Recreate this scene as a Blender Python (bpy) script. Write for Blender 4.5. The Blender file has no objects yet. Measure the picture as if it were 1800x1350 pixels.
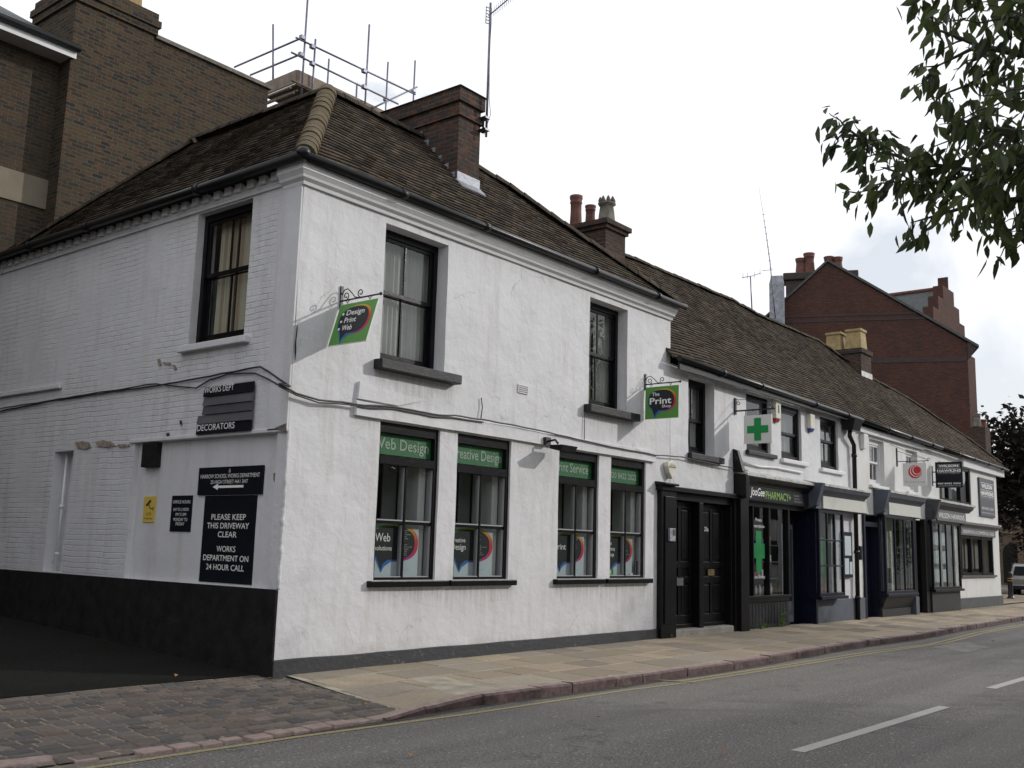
import bpy, bmesh, math, random
from mathutils import Vector, Matrix, noise
D = bpy.data
scene = bpy.context.scene
rad = math.radians
RNG = random.Random(7)

# ------------------------------------------------------------------ camera
FPX, CX, CY = 1792.0, 900.0, 675.0
def _ray(p): return Vector((p[0]-CX, -(p[1]-CY), -FPX))
AX = _ray((2370, 1005)).normalized()
AY = _ray((-1335, 900)); AY = (AY - AX*AX.dot(AY)).normalized()
AZ = AX.cross(AY)
ROT = Matrix((AX, AY, AZ))
CAM = Vector((-7.583, -9.537, 1.5))
cam = D.objects.new("camera", D.cameras.new("camera"))
scene.collection.objects.link(cam)
cam.matrix_world = Matrix.Translation(CAM) @ ROT.to_4x4()
cam.data.sensor_width = 36.0
cam.data.lens = 36.0*FPX/1800.0
cam.data.clip_end = 2000
scene.camera = cam
# ------------------------------------------------------------------ world, sun, exposure
SUN = Vector((0.887, -0.724, 0.50)).normalized()
sun_el = math.asin(SUN.z)
w = D.worlds.new("World"); scene.world = w; w.use_nodes = True
nt = w.node_tree; N = nt.nodes; L = nt.links
N.clear()
out = N.new('ShaderNodeOutputWorld'); bg = N.new('ShaderNodeBackground')
sky = N.new('ShaderNodeTexSky'); sky.sky_type = 'NISHITA'; sky.sun_disc = False
sky.sun_elevation = sun_el; sky.sun_rotation = math.atan2(SUN.x, SUN.y)
sky.dust_density = 2.0
tc = N.new('ShaderNodeTexCoord'); mp = N.new('ShaderNodeMapping')
mp.inputs['Scale'].default_value = (1.0, 1.0, 2.2)
mp.inputs['Location'].default_value = (0.35, 0.1, 0.2)
nz = N.new('ShaderNodeTexNoise'); nz.inputs['Scale'].default_value = 2.6; nz.inputs['Detail'].default_value = 7
nz.inputs['Roughness'].default_value = 0.55
cr = N.new('ShaderNodeValToRGB'); cr.color_ramp.elements[0].position = 0.25; cr.color_ramp.elements[1].position = 0.36
mx = N.new('ShaderNodeMix'); mx.data_type = 'RGBA'
L.new(tc.outputs['Generated'], mp.inputs[0]); L.new(mp.outputs[0], nz.inputs[0]); L.new(nz.outputs[0], cr.inputs[0])
prev = cr.outputs[0]
for px_, py_, c0, c1 in ((1575, 492, .9980, .9994), (1745, 700, .9972, .9992)):
    dd = (ROT @ _ray((px_, py_))).normalized()
    nv = N.new('ShaderNodeVectorMath'); nv.operation = 'NORMALIZE'; L.new(tc.outputs['Generated'], nv.inputs[0])
    n5 = N.new('ShaderNodeTexNoise'); n5.inputs['Scale'].default_value = 14; n5.inputs['Detail'].default_value = 6; L.new(tc.outputs['Generated'], n5.inputs[0])
    dp = N.new('ShaderNodeVectorMath'); dp.operation = 'DOT_PRODUCT'; dp.inputs[1].default_value = dd; L.new(nv.outputs[0], dp.inputs[0])
    ad = N.new('ShaderNodeMath'); ad.operation = 'MULTIPLY_ADD'; ad.inputs[1].default_value = 0.006; L.new(n5.outputs[0], ad.inputs[0]); L.new(dp.outputs['Value'], ad.inputs[2])
    mr = N.new('ShaderNodeMapRange'); mr.inputs[1].default_value = c0+.003; mr.inputs[2].default_value = c1+.003; mr.inputs[3].default_value = 1.0; mr.inputs[4].default_value = 0.62; mr.clamp = True
    L.new(ad.outputs[0], mr.inputs[0]); ml = N.new('ShaderNodeMath'); ml.operation = 'MULTIPLY'; L.new(prev, ml.inputs[0]); L.new(mr.outputs[0], ml.inputs[1]); prev = ml.outputs[0]
L.new(prev, mx.inputs[0]); L.new(sky.outputs[0], mx.inputs[6])
mx.inputs[7].default_value = (10.6, 10.8, 11.3, 1)      # bright overcast cloud, in the units of the sky texture
L.new(mx.outputs[2], bg.inputs[0]); bg.inputs[1].default_value = 0.1
L.new(bg.outputs[0], out.inputs[0])
sl = D.lights.new("sun", 'SUN'); sl.energy = 2.0; sl.angle = rad(0.9); sl.color = (1.0, 0.96, 0.90)
so = D.objects.new("sun", sl); scene.collection.objects.link(so)
so.rotation_euler = SUN.to_track_quat('Z', 'Y').to_euler()
scene.view_settings.view_transform = 'Standard'; scene.view_settings.look = 'None'
scene.view_settings.gamma = 1.0; scene.view_settings.exposure = 0.0
scene.cycles.max_bounces = 8; scene.cycles.transparent_max_bounces = 12

# ------------------------------------------------------------------ measuring helpers (points on real planes of the street)
def onplane(px, py, n, d):
    r = ROT @ _ray((px, py)); n = Vector(n); t = (d - n.dot(CAM))/n.dot(r); return CAM + r*t
def F(px, py, y=0.0): return onplane(px, py, (0, 1, 0), y)
def S(px, py, x=0.0): return onplane(px, py, (1, 0, 0), x)
def Gd(px, py, z=-0.16): return onplane(px, py, (0, 0, 1), z)
def at(px, py, dist): return CAM + (ROT @ _ray((px, py))).normalized()*dist

# ------------------------------------------------------------------ mesh builder
ORG = {}
class Frame:
    def __init__(s, o, r, n, w): s.o, s.r, s.n, s.w = Vector(o), Vector(r).normalized(), Vector(n).normalized(), Vector(w).normalized()
    def __call__(s, u, d, z): return s.o + s.r*u + s.n*d + s.w*z
WORLD = Frame((0,0,0), (1,0,0), (0,1,0), (0,0,1))
FRONT = Frame((0,0,0), (1,0,0), (0,-1,0), (0,0,1))
SIDE = Frame((0,0,0), (0,-1,0), (-1,0,0), (0,0,1))
def finish(o, parent, org):
    scene.collection.objects.link(o)
    if parent is not None: o.parent = parent
class MB:
    def __init__(s, fr=WORLD): s.f = fr; s.v = []; s.p = []; s.mi = []; s.sm = []; s.cl = []; s.m = 0; s.s = False; s.c = None; s.usecol = False
    def add(s, pts): i = len(s.v); s.v += [Vector(p) for p in pts]; return i
    def face(s, idx):
        s.p.append(tuple(idx)); s.mi.append(s.m); s.sm.append(s.s); s.cl.append(s.c)
        if s.c is not None: s.usecol = True
    def poly(s, pts, local=True):
        i = s.add([s.f(*p) if local else p for p in pts]); s.face(range(i, i+len(pts)))
    def box(s, u0, u1, d0, d1, z0, z1):
        i = s.add([s.f(u, d, z) for z in (z0, z1) for d in (d0, d1) for u in (u0, u1)])
        for q in ((0,1,3,2),(4,6,7,5),(0,4,5,1),(2,3,7,6),(0,2,6,4),(1,5,7,3)): s.face([i+k for k in q])
    def hexa(s, b, t):     # bottom 4 and top 4 points (local)
        i = s.add([s.f(*p) for p in b] + [s.f(*p) for p in t])
        s.face([i+3,i+2,i+1,i]); s.face([i+4,i+5,i+6,i+7])
        for k in range(4): s.face([i+k, i+(k+1)%4, i+4+(k+1)%4, i+4+k])
    def prism(s, pts, d0, d1):     # polygon in (u,z), extruded in d
        n = len(pts); i = s.add([s.f(u, d0, z) for u, z in pts] + [s.f(u, d1, z) for u, z in pts])
        s.face(range(i, i+n)); s.face(range(i+2*n-1, i+n-1, -1))
        for k in range(n): s.face([i+k, i+(k+1)%n, i+n+(k+1)%n, i+n+k])
    def extr(s, prof, u0, u1, m0=0, m1=0):     # profile in (d,z) swept along u, mitred ends
        n = len(prof); i = s.add([s.f(u0 - m0*d, d, z) for d, z in prof] + [s.f(u1 + m1*d, d, z) for d, z in prof])
        s.face(range(i, i+n)); s.face(range(i+2*n-1, i+n-1, -1))
        for k in range(n): s.face([i+k, i+(k+1)%n, i+n+(k+1)%n, i+n+k])
    def tube(s, pts, r, n=8, local=True, cap=True):
        P = [s.f(*p) if local else Vector(p) for p in pts]
        R = r if isinstance(r, (list, tuple)) else [r]*len(P)
        rings = []; up = None
        for k, p in enumerate(P):
            t = (P[min(k+1, len(P)-1)] - P[max(k-1, 0)]).normalized()
            if up is None: up = Vector((0,0,1)) if abs(t.z) < 0.9 else Vector((1,0,0))
            a = t.cross(up).normalized(); b = a.cross(t).normalized(); up = b
            rings.append(s.add([p + (a*math.cos(2*math.pi*j/n) + b*math.sin(2*math.pi*j/n))*R[k] for j in range(n)]))
        o = s.s; s.s = True
        for k in range(len(P)-1):
            for j in range(n): s.face([rings[k]+j, rings[k]+(j+1)%n, rings[k+1]+(j+1)%n, rings[k+1]+j])
        s.s = o
        if cap: s.face(range(rings[0]+n-1, rings[0]-1, -1)); s.face(range(rings[-1], rings[-1]+n))
    def lathe(s, c, prof, n=16, local=True):     # profile (r,z) round a vertical axis
        c = s.f(*c) if local else Vector(c); rings = []
        for r, z in prof: rings.append(s.add([c + Vector((r*math.cos(2*math.pi*j/n), r*math.sin(2*math.pi*j/n), z)) for j in range(n)]))
        o = s.s; s.s = True
        for k in range(len(prof)-1):
            for j in range(n): s.face([rings[k]+j, rings[k]+(j+1)%n, rings[k+1]+(j+1)%n, rings[k+1]+j])
        s.s = o; s.face(range(rings[0]+n-1, rings[0]-1, -1)); s.face(range(rings[-1], rings[-1]+n))
    def build(s, name, mats, parent=None, fix=True, bevel=0):
        if not isinstance(mats, (list, tuple)): mats = [mats]
        if parent is not None: org = ORG[parent.name]
        else:
            lo = Vector([min(v[k] for v in s.v) for k in range(3)]); hi = Vector([max(v[k] for v in s.v) for k in range(3)])
            org = Vector(((lo.x+hi.x)/2, (lo.y+hi.y)/2, lo.z))
        me = D.meshes.new(name); me.from_pydata([tuple(v-org) for v in s.v], [], s.p)
        for m in mats: me.materials.append(m)
        for k, pl in enumerate(me.polygons): pl.material_index = s.mi[k]; pl.use_smooth = s.sm[k]
        if fix:
            bm = bmesh.new(); bm.from_mesh(me); bmesh.ops.recalc_face_normals(bm, faces=bm.faces)
            bm.to_mesh(me); bm.free()
        uv = me.uv_layers.new(name="UV")
        for pl in me.polygons:
            n = pl.normal; a = (abs(n.x), abs(n.y), abs(n.z)); k = a.index(max(a))
            for li in pl.loop_indices:
                p = me.vertices[me.loops[li].vertex_index].co + org
                uv.data[li].uv = (p.y, p.z) if k == 0 else ((p.x, p.z) if k == 1 else (p.x, p.y))
        if s.usecol:
            ca = me.color_attributes.new("tint", 'FLOAT_COLOR', 'CORNER')
            for k, pl in enumerate(me.polygons):
                c = s.cl[k] or (1,1,1)
                for li in pl.loop_indices: ca.data[li].color = (c[0], c[1], c[2], 1)
        o = D.objects.new(name, me); scene.collection.objects.link(o)
        if parent is not None: o.parent = parent
        else: o.location = org
        if bevel:
            b = o.modifiers.new("bevel", 'BEVEL'); b.width = bevel; b.segments = 2; b.limit_method = 'ANGLE'
        ORG[o.name] = org
        return o
def thing(name, loc, label, cat, group=None):
    o = D.objects.new(name, None); scene.collection.objects.link(o); o.location = loc; o.empty_display_size = 0.3
    ORG[o.name] = Vector(loc); tag(o, label, cat, group); return o
def tag(o, label, cat, group=None):
    o['label'] = label; o['category'] = cat
    if group: o['group'] = group
    return o
def struct(o): o['kind'] = 'structure'; return o

# ------------------------------------------------------------------ materials
def newmat(name):
    m = D.materials.new(name); m.use_nodes = True; nt = m.node_tree
    b = nt.nodes['Principled BSDF']; return m, nt, b
def nnode(nt, t, **kw):
    n = nt.nodes.new(t)
    for k, v in kw.items():
        if k in n.inputs: n.inputs[k].default_value = v
        else: setattr(n, k, v)
    return n
def coord(nt, kind='Object', scale=(1,1,1)):
    t = nt.nodes.new('ShaderNodeTexCoord'); m = nt.nodes.new('ShaderNodeMapping'); m.inputs['Scale'].default_value = scale
    nt.links.new(t.outputs[kind], m.inputs[0]); return m.outputs[0]
def ramp(nt, src, p0, p1, c0=(0,0,0,1), c1=(1,1,1,1)):
    r = nt.nodes.new('ShaderNodeValToRGB'); e = r.color_ramp.elements
    e[0].position = p0; e[1].position = p1; e[0].color = c0; e[1].color = c1
    nt.links.new(src, r.inputs[0]); return r.outputs[0]
def mix(nt, fac, a, b, mode='MIX'):
    m = nt.nodes.new('ShaderNodeMix'); m.data_type = 'RGBA'; m.blend_type = mode
    for k, x in ((0, fac), (6, a), (7, b)):
        if hasattr(x, 'is_linked'): nt.links.new(x, m.inputs[k])
        elif k == 0: m.inputs[0].default_value = x
        else: m.inputs[k].default_value = (x[0], x[1], x[2], 1)
    return m.outputs[2]
def noise_(nt, vec, scale, detail=5, rough=0.6, dist=0):
    n = nnode(nt, 'ShaderNodeTexNoise', Scale=scale, Detail=detail, Roughness=rough, Distortion=dist)
    nt.links.new(vec, n.inputs['Vector']); return n.outputs[0]
def bump(nt, h, dist, strength=1.0, prev=None):
    b = nnode(nt, 'ShaderNodeBump', Strength=strength, Distance=dist); nt.links.new(h, b.inputs['Height'])
    if prev is not None: nt.links.new(prev, b.inputs['Normal'])
    return b.outputs[0]
def simple(name, col, rough=0.6, var=0.15, vscale=6, bmp=0.0, bscale=40, metallic=0.0, spec=0.5, kind='Object'):
    m, nt, b = newmat(name); v = coord(nt, kind)
    n = noise_(nt, v, vscale); f = ramp(nt, n, 0.3, 0.7)
    c = mix(nt, f, tuple(x*(1-var) for x in col), tuple(min(1, x*(1+var)) for x in col))
    nt.links.new(c, b.inputs['Base Color']); b.inputs['Roughness'].default_value = rough
    b.inputs['Metallic'].default_value = metallic; b.inputs['Specular IOR Level'].default_value = spec
    if bmp:
        nt.links.new(bump(nt, noise_(nt, v, bscale, 6, 0.65), bmp), b.inputs['Normal'])
    return m
def white_wall(name, brick=0.0, base=(0.635, 0.635, 0.655), lump=1.0, crack=True, stains=None):
    m, nt, b = newmat(name); v = coord(nt); uv = coord(nt, 'UV')
    n1 = noise_(nt, v, 1.3, 6); c = mix(nt, ramp(nt, n1, 0.35, 0.65), tuple(x*0.93 for x in base), base)
    dirt = ramp(nt, noise_(nt, coord(nt, 'Object', (3, 3, 0.35)), 1.6, 8, 0.7), 0.50, 0.74)
    c = mix(nt, dirt, c, (base[0]*.80, base[1]*.785, base[2]*.75))
    patch_ = ramp(nt, noise_(nt, v, 0.7, 3, 0.5, 1.0), 0.52, 0.55); c = mix(nt, patch_, c, tuple(x*1.035 for x in base), 'MIX') if False else c
    spots = ramp(nt, noise_(nt, v, 22, 3, 0.6), 0.70, 0.76)
    c = mix(nt, spots, c, tuple(x*0.72 for x in base))
    fine = noise_(nt, v, 55, 8, 0.7); mid = noise_(nt, v, 9, 5, 0.6, 0.6); big = noise_(nt, v, 2.2, 3, 0.5)
    nrm = bump(nt, big, 0.04*lump, 0.8); nrm = bump(nt, mid, 0.009*lump, 0.8, nrm); nrm = bump(nt, fine, 0.004, 0.9, nrm)
    if stains:
        geo = nt.nodes.new('ShaderNodeNewGeometry'); sp = nt.nodes.new('ShaderNodeSeparateXYZ'); nt.links.new(geo.outputs['Position'], sp.inputs[0])
        mpp = nt.nodes.new('ShaderNodeMapping'); mpp.inputs['Scale'].default_value = (16, 1, 1.1); nt.links.new(geo.outputs['Position'], mpp.inputs[0])
        stn = ramp(nt, noise_(nt, mpp.outputs[0], 1.0, 6, 0.65), 0.42, 0.72)
        def mrange(src, a, b_, o0, o1):
            q = nt.nodes.new('ShaderNodeMapRange'); q.interpolation_type = 'SMOOTHSTEP'
            for k_, x_ in zip((1,2,3,4), (a, b_, o0, o1)): q.inputs[k_].default_value = x_
            nt.links.new(src, q.inputs[0]); return q.outputs[0]
        def mul(a, b_):
            q = nt.nodes.new('ShaderNodeMath'); q.operation = 'MULTIPLY'; nt.links.new(a, q.inputs[0]); nt.links.new(b_, q.inputs[1]); return q.outputs[0]
        for (u0, u1, zt, ln, st) in stains:
            m_ = mul(mul(mrange(sp.outputs[0], u0-.05, u0+.08, 0, st), mrange(sp.outputs[0], u1-.08, u1+.05, 1, 0)), mul(mrange(sp.outputs[2], zt, zt+.01, 1, 0), mrange(sp.outputs[2], zt-ln, zt, 0, 1)))
            m_ = mul(m_, stn); c = mix(nt, m_, c, (0.20,0.19,0.165))
        wob = noise_(nt, v, 2.6, 6, 0.7)
        ad = nt.nodes.new('ShaderNodeMath'); ad.operation = 'MULTIPLY_ADD'; ad.inputs[1].default_value = 0.9; nt.links.new(wob, ad.inputs[0]); nt.links.new(sp.outputs[2], ad.inputs[2])
        spl = mul(mrange(ad.outputs[0], .50, .78, .38, 0), ramp(nt, noise_(nt, v, 14, 6, 0.7), 0.35, 0.65)); c = mix(nt, spl, c, (0.30,0.27,0.22))
    if crack:
        wv = nnode(nt, 'ShaderNodeTexVoronoi', feature='DISTANCE_TO_EDGE', Scale=0.55)
        vm = nt.nodes.new('ShaderNodeVectorMath'); vm.operation = 'ADD'
        nn = nnode(nt, 'ShaderNodeTexNoise', Scale=3.0, Detail=6); nt.links.new(v, nn.inputs['Vector'])
        sc = nt.nodes.new('ShaderNodeVectorMath'); sc.operation = 'SCALE'; sc.inputs['Scale'].default_value = 0.35
        nt.links.new(nn.outputs['Color'], sc.inputs[0]); nt.links.new(v, vm.inputs[0]); nt.links.new(sc.outputs[0], vm.inputs[1])
        nt.links.new(vm.outputs[0], wv.inputs['Vector'])
        line = ramp(nt, wv.outputs['Distance'], 0.0, 0.0045, (1,1,1,1), (0,0,0,1))
        mask = ramp(nt, noise_(nt, v, 1.5, 3), 0.55, 0.62)
        lm = mix(nt, 1.0, line, mask, 'MULTIPLY')
        c = mix(nt, lm, c, tuple(x*0.62 for x in base)); nrm = bump(nt, lm, 0.006, -1.0, nrm)
    if brick:
        bt = nnode(nt, 'ShaderNodeTexBrick')
        n3 = nnode(nt, 'ShaderNodeTexNoise', Scale=2.5, Detail=3); nt.links.new(uv, n3.inputs['Vector'])
        s3 = nt.nodes.new('ShaderNodeVectorMath'); s3.operation = 'SCALE'; s3.inputs['Scale'].default_value = 0.05; nt.links.new(n3.outputs['Color'], s3.inputs[0])
        a3 = nt.nodes.new('ShaderNodeVectorMath'); nt.links.new(uv, a3.inputs[0]); nt.links.new(s3.outputs[0], a3.inputs[1]); nt.links.new(a3.outputs[0], bt.inputs['Vector'])
        bt.inputs['Scale'].default_value = 1.0; bt.inputs['Brick Width'].default_value = 0.235; bt.inputs['Row Height'].default_value = 0.077
        bt.inputs['Mortar Size'].default_value = 0.009; bt.inputs['Mortar Smooth'].default_value = 0.9
        bt.inputs['Color1'].default_value = (1,1,1,1); bt.inputs['Color2'].default_value = (0.8,0.8,0.8,1); bt.inputs['Mortar'].default_value = (0,0,0,1)
        worn = ramp(nt, noise_(nt, v, 1.1, 5, 0.7), 0.42, 0.58, (0.14,0.14,0.14,1))
        hb = mix(nt, worn, (0.75, 0.75, 0.75), bt.outputs['Color'])
        nrm = bump(nt, hb, 0.012*brick, 0.8, nrm)
        holes = ramp(nt, noise_(nt, v, 7, 4, 0.8), 0.60, 0.66)
        mort = ramp(nt, bt.outputs['Fac'], 0.5, 0.9)
        hm = mix(nt, 1.0, holes, mort, 'MULTIPLY')
        c = mix(nt, hm, c, (0.33, 0.32, 0.31))
    nt.links.new(c, b.inputs['Base Color']); nt.links.new(nrm, b.inputs['Normal'])
    b.inputs['Roughness'].default_value = 0.62; b.inputs['Specular IOR Level'].default_value = 0.35
    return m
def brickmat(name, c1, c2, c3, mortar, scale=1.0, grime=(0.06,0.05,0.045), gr=0.5, mortar_size=0.008, bd=0.012):
    m, nt, b = newmat(name); uv = coord(nt, 'UV'); v = coord(nt)
    bt = nnode(nt, 'ShaderNodeTexBrick'); nt.links.new(uv, bt.inputs['Vector'])
    bt.inputs['Scale'].default_value = scale; bt.inputs['Brick Width'].default_value = 0.225; bt.inputs['Row Height'].default_value = 0.075
    bt.inputs['Mortar Size'].default_value = mortar_size; bt.inputs['Mortar Smooth'].default_value = 0.3; bt.inputs['Bias'].default_value = 0.0
    bt.inputs['Color1'].default_value = (*c1, 1); bt.inputs['Color2'].default_value = (*c2, 1); bt.inputs['Mortar'].default_value = (*mortar, 1)
    n2 = noise_(nt, coord(nt, 'UV', (4.44, 13.3, 1)), 1.0, 1)
    c = mix(nt, ramp(nt, n2, 0.53, 0.60), bt.outputs['Color'], c3)
    c = mix(nt, bt.outputs['Fac'], c, mortar)
    g = ramp(nt, noise_(nt, v, 0.8, 8, 0.7), 0.38, 0.68)
    gm = mix(nt, gr, (0,0,0), g); c = mix(nt, gm, c, grime)
    fine = noise_(nt, v, 35, 5, 0.7); c = mix(nt, 0.35, c, fine, 'OVERLAY')
    nt.links.new(c, b.inputs['Base Color'])
    inv = ramp(nt, bt.outputs['Fac'], 0.0, 1.0, (1,1,1,1), (0,0,0,1))
    nt.links.new(bump(nt, fine, 0.004, 0.8, bump(nt, inv, bd)), b.inputs['Normal'])
    b.inputs['Roughness'].default_value = 0.9; b.inputs['Specular IOR Level'].default_value = 0.2
    return m
M = {}
M['stucco'] = white_wall('white stucco', stains=[(1.35,2.84,3.72,.55,.55),(6.05,7.5,3.73,.5,.5),(1.4,4.25,.97,.4,.6),(5.3,8.05,.97,.4,.6),(1.0,8.2,3.09,.22,.40),(0.0,8.8,5.80,.3,.22),(9.4,10.8,3.26,.4,.5)])
M['stucco_plain'] = white_wall('smooth white render', lump=0.5, crack=False)
M['paint_brick'] = white_wall('white painted brick', brick=1.0, crack=False, lump=0.7)
M['cream'] = white_wall('cream render', base=(0.655, 0.655, 0.645), lump=0.6)
M['white_trim'] = simple('white gloss trim', (0.67,0.67,0.685), 0.4, 0.05, 5, 0.003, 12)
M['black'] = simple('black gloss paint', (0.005,0.005,0.0065), 0.30, 0.4, 8, 0.003, 14, spec=0.22)
M['black_wall'] = simple('black bitumen paint', (0.016,0.015,0.015), 0.75, 0.4, 5, 0.012, 14, spec=0.15)
M['charcoal'] = simple('dark grey masonry paint', (0.045,0.048,0.055), 0.6, 0.3, 5, 0.006, 20)
def plinth():
    m, nt, b = newmat('chipped grey plinth paint'); v = coord(nt)
    f = ramp(nt, noise_(nt, v, 7, 8, 0.75), 0.60, 0.70)
    c = mix(nt, f, (0.024,0.026,0.032), (0.19,0.18,0.16))
    nt.links.new(c, b.inputs['Base Color']); b.inputs['Roughness'].default_value = 0.6
    nt.links.new(bump(nt, noise_(nt, v, 18, 6), 0.008), b.inputs['Normal']); return m
M['plinth'] = plinth()
M['sill_black'] = simple('weathered black sill paint', (0.020,0.020,0.023), 0.5, 0.45, 9, 0.006, 25, spec=0.3)
M['slate_blue'] = simple('blue grey masonry paint', (0.062,0.072,0.098), 0.6, 0.2, 4, 0.004, 25)
M['navy'] = simple('navy gloss paint', (0.005,0.007,0.018), 0.35, 0.3, 5, 0.002, 12, spec=0.25)
M['gutter'] = simple('black cast iron', (0.007,0.0075,0.009), 0.35, 0.4, 9, 0.003, 20, spec=0.35)
M['iron'] = simple('black wrought iron', (0.012,0.012,0.02), 0.4, 0.3, 12)
M['steel'] = simple('galvanised scaffold steel', (0.16,0.16,0.21), 0.45, 0.3, 12, metallic=0.6)
M['boards'] = simple('scaffold boards', (0.20,0.155,0.12), 0.8, 0.3, 5, 0.004, 20)
M['rust'] = simple('orange primer steel', (0.30,0.07,0.03), 0.7, 0.3, 9)
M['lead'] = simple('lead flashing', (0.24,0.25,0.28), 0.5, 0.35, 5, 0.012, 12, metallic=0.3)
M['lead_pale'] = simple('weathered lead ledge', (0.48,0.48,0.46), 0.6, 0.4, 6, 0.012, 16)  # paler grey lead for ledges and some flashings
M['terracotta'] = simple('terracotta', (0.115,0.045,0.034), 0.8, 0.4, 6, 0.004, 20)
M['stonepot'] = simple('sooty stone pot', (0.14,0.125,0.105), 0.85, 0.45, 8, 0.008, 20)
M['yellowpot'] = simple('buff chimney pot', (0.30,0.22,0.10), 0.8, 0.3, 6, 0.004, 25)
M['brick_chim'] = brickmat('sooty brick', (0.072,0.046,0.036), (0.040,0.033,0.030), (0.14,0.055,0.033), (0.11,0.105,0.092), grime=(0.025,0.022,0.02), gr=0.7)
M['stock'] = brickmat('yellow stock brick', (0.074,0.056,0.030), (0.022,0.020,0.020), (0.090,0.048,0.025), (0.100,0.094,0.078), gr=0.45, grime=(0.035,0.028,0.022))
M['stock_dark'] = brickmat('dark stock brick', (0.070,0.050,0.027), (0.028,0.025,0.023), (0.08,0.044,0.025), (0.090,0.084,0.070), gr=0.6, grime=(0.03,0.026,0.022))
M['redbrick'] = brickmat('red brick', (0.100,0.038,0.028), (0.055,0.028,0.024), (0.115,0.044,0.030), (0.088,0.072,0.064), gr=0.6, grime=(0.045,0.030,0.025))
M['redbrick_dark'] = simple('blue brick band', (0.042,0.028,0.027), 0.8, 0.3, 8)
M['tan_render'] = simple('tan render', (0.165,0.14,0.10), 0.85, 0.12, 3, 0.004, 30)
M['brown_stone'] = brickmat('brown stone', (0.17,0.115,0.075), (0.12,0.085,0.06), (0.2,0.13,0.08), (0.2,0.16,0.12), scale=0.5, gr=0.3)
M['cable'] = simple('black cable', (0.02,0.02,0.022), 0.5, 0.3, 20)
M['pipe_white'] = simple('white pipe', (0.72,0.72,0.72), 0.45, 0.08, 5)
M['alarm'] = simple('cream plastic', (0.62,0.60,0.50), 0.4, 0.08, 5)
M['alarm_white'] = simple('white plastic', (0.75,0.75,0.74), 0.4, 0.05, 5)
M['redlens'] = simple('red lens', (0.35,0.03,0.02), 0.3, 0.1, 5)
M['bluelens'] = simple('blue lens', (0.03,0.05,0.22), 0.3, 0.1, 5)
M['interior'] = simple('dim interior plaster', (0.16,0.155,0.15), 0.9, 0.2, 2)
M['blind'] = simple('grey blind', (0.22,0.23,0.22), 0.8, 0.1, 6)
M['curtain'] = simple('pale grey curtain', (0.40,0.40,0.37), 0.9, 0.1, 4)
def striped():
    m, nt, b = newmat('striped brown curtain'); v = coord(nt, 'Object', (0, 1, 0))
    wv = nnode(nt, 'ShaderNodeTexWave', Scale=1.7, Distortion=0.6, Detail=2); wv.bands_direction = 'Y'
    nt.links.new(v, wv.inputs['Vector'])
    c = mix(nt, ramp(nt, wv.outputs['Color'], 0.45, 0.75), (0.52,0.48,0.38), (0.40,0.29,0.22))
    nt.links.new(c, b.inputs['Base Color']); b.inputs['Roughness'].default_value = 0.9; return m
M['curtain_stripe'] = striped()
M['sign_black'] = simple('black sign enamel', (0.008,0.009,0.014), 0.4, 0.2, 4, spec=0.2)
M['sign_grey'] = simple('dark grey sign board', (0.07,0.07,0.085), 0.45, 0.1, 4)
M['sign_char'] = simple('grey fascia', (0.10,0.10,0.11), 0.5, 0.15, 4)
M['sign_pale'] = simple('blank pale fascia', (0.52,0.53,0.48), 0.55, 0.06, 3)
M['sign_white'] = simple('white sign board', (0.62,0.62,0.60), 0.45, 0.03, 3)
M['sign_green'] = simple('bright green sign', (0.085,0.27,0.045), 0.4, 0.08, 3)
M['win_green'] = simple('green window vinyl', (0.03,0.17,0.06), 0.5, 0.1, 3)
M['cross_green'] = simple('pharmacy green', (0.0,0.24,0.055), 0.4, 0.05, 3)
M['yellow'] = simple('yellow sign', (0.62,0.45,0.08), 0.5, 0.06, 4)
M['txt_white'] = simple('white lettering', (0.78,0.78,0.76), 0.6, 0.03, 3)
M['txt_soft'] = simple('pale lettering', (0.42,0.50,0.42), 0.6, 0.03, 3)
M['txt_lime'] = simple('lime lettering', (0.20,0.38,0.06), 0.6, 0.03, 3)
M['txt_dark'] = simple('dark lettering', (0.03,0.03,0.035), 0.6, 0.03, 3)
M['txt_grey'] = simple('grey lettering', (0.30,0.30,0.31), 0.6, 0.03, 3)
M['txt_red'] = simple('red emblem', (0.50,0.015,0.02), 0.5, 0.03, 3)
M['poster'] = simple('pale poster', (0.46,0.53,0.56), 0.5, 0.05, 2)
M['brass'] = simple('brass', (0.35,0.27,0.12), 0.35, 0.2, 12, metallic=0.8)
M['chrome'] = simple('chrome', (0.6,0.6,0.62), 0.2, 0.1, 12, metallic=1.0)
M['paper'] = simple('paper', (0.62,0.60,0.55), 0.8, 0.05, 5)
M['step'] = simple('worn stone step', (0.30,0.28,0.25), 0.8, 0.25, 5, 0.008, 16)
def attrmat(name, rough=0.6, spec=0.4, bmp=0):
    m, nt, b = newmat(name); a = nt.nodes.new('ShaderNodeAttribute'); a.attribute_name = 'tint'
    nt.links.new(a.outputs['Color'], b.inputs['Base Color']); b.inputs['Roughness'].default_value = rough
    b.inputs['Specular IOR Level'].default_value = spec
    return m
M['print'] = attrmat('printed colours', 0.45)
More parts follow.
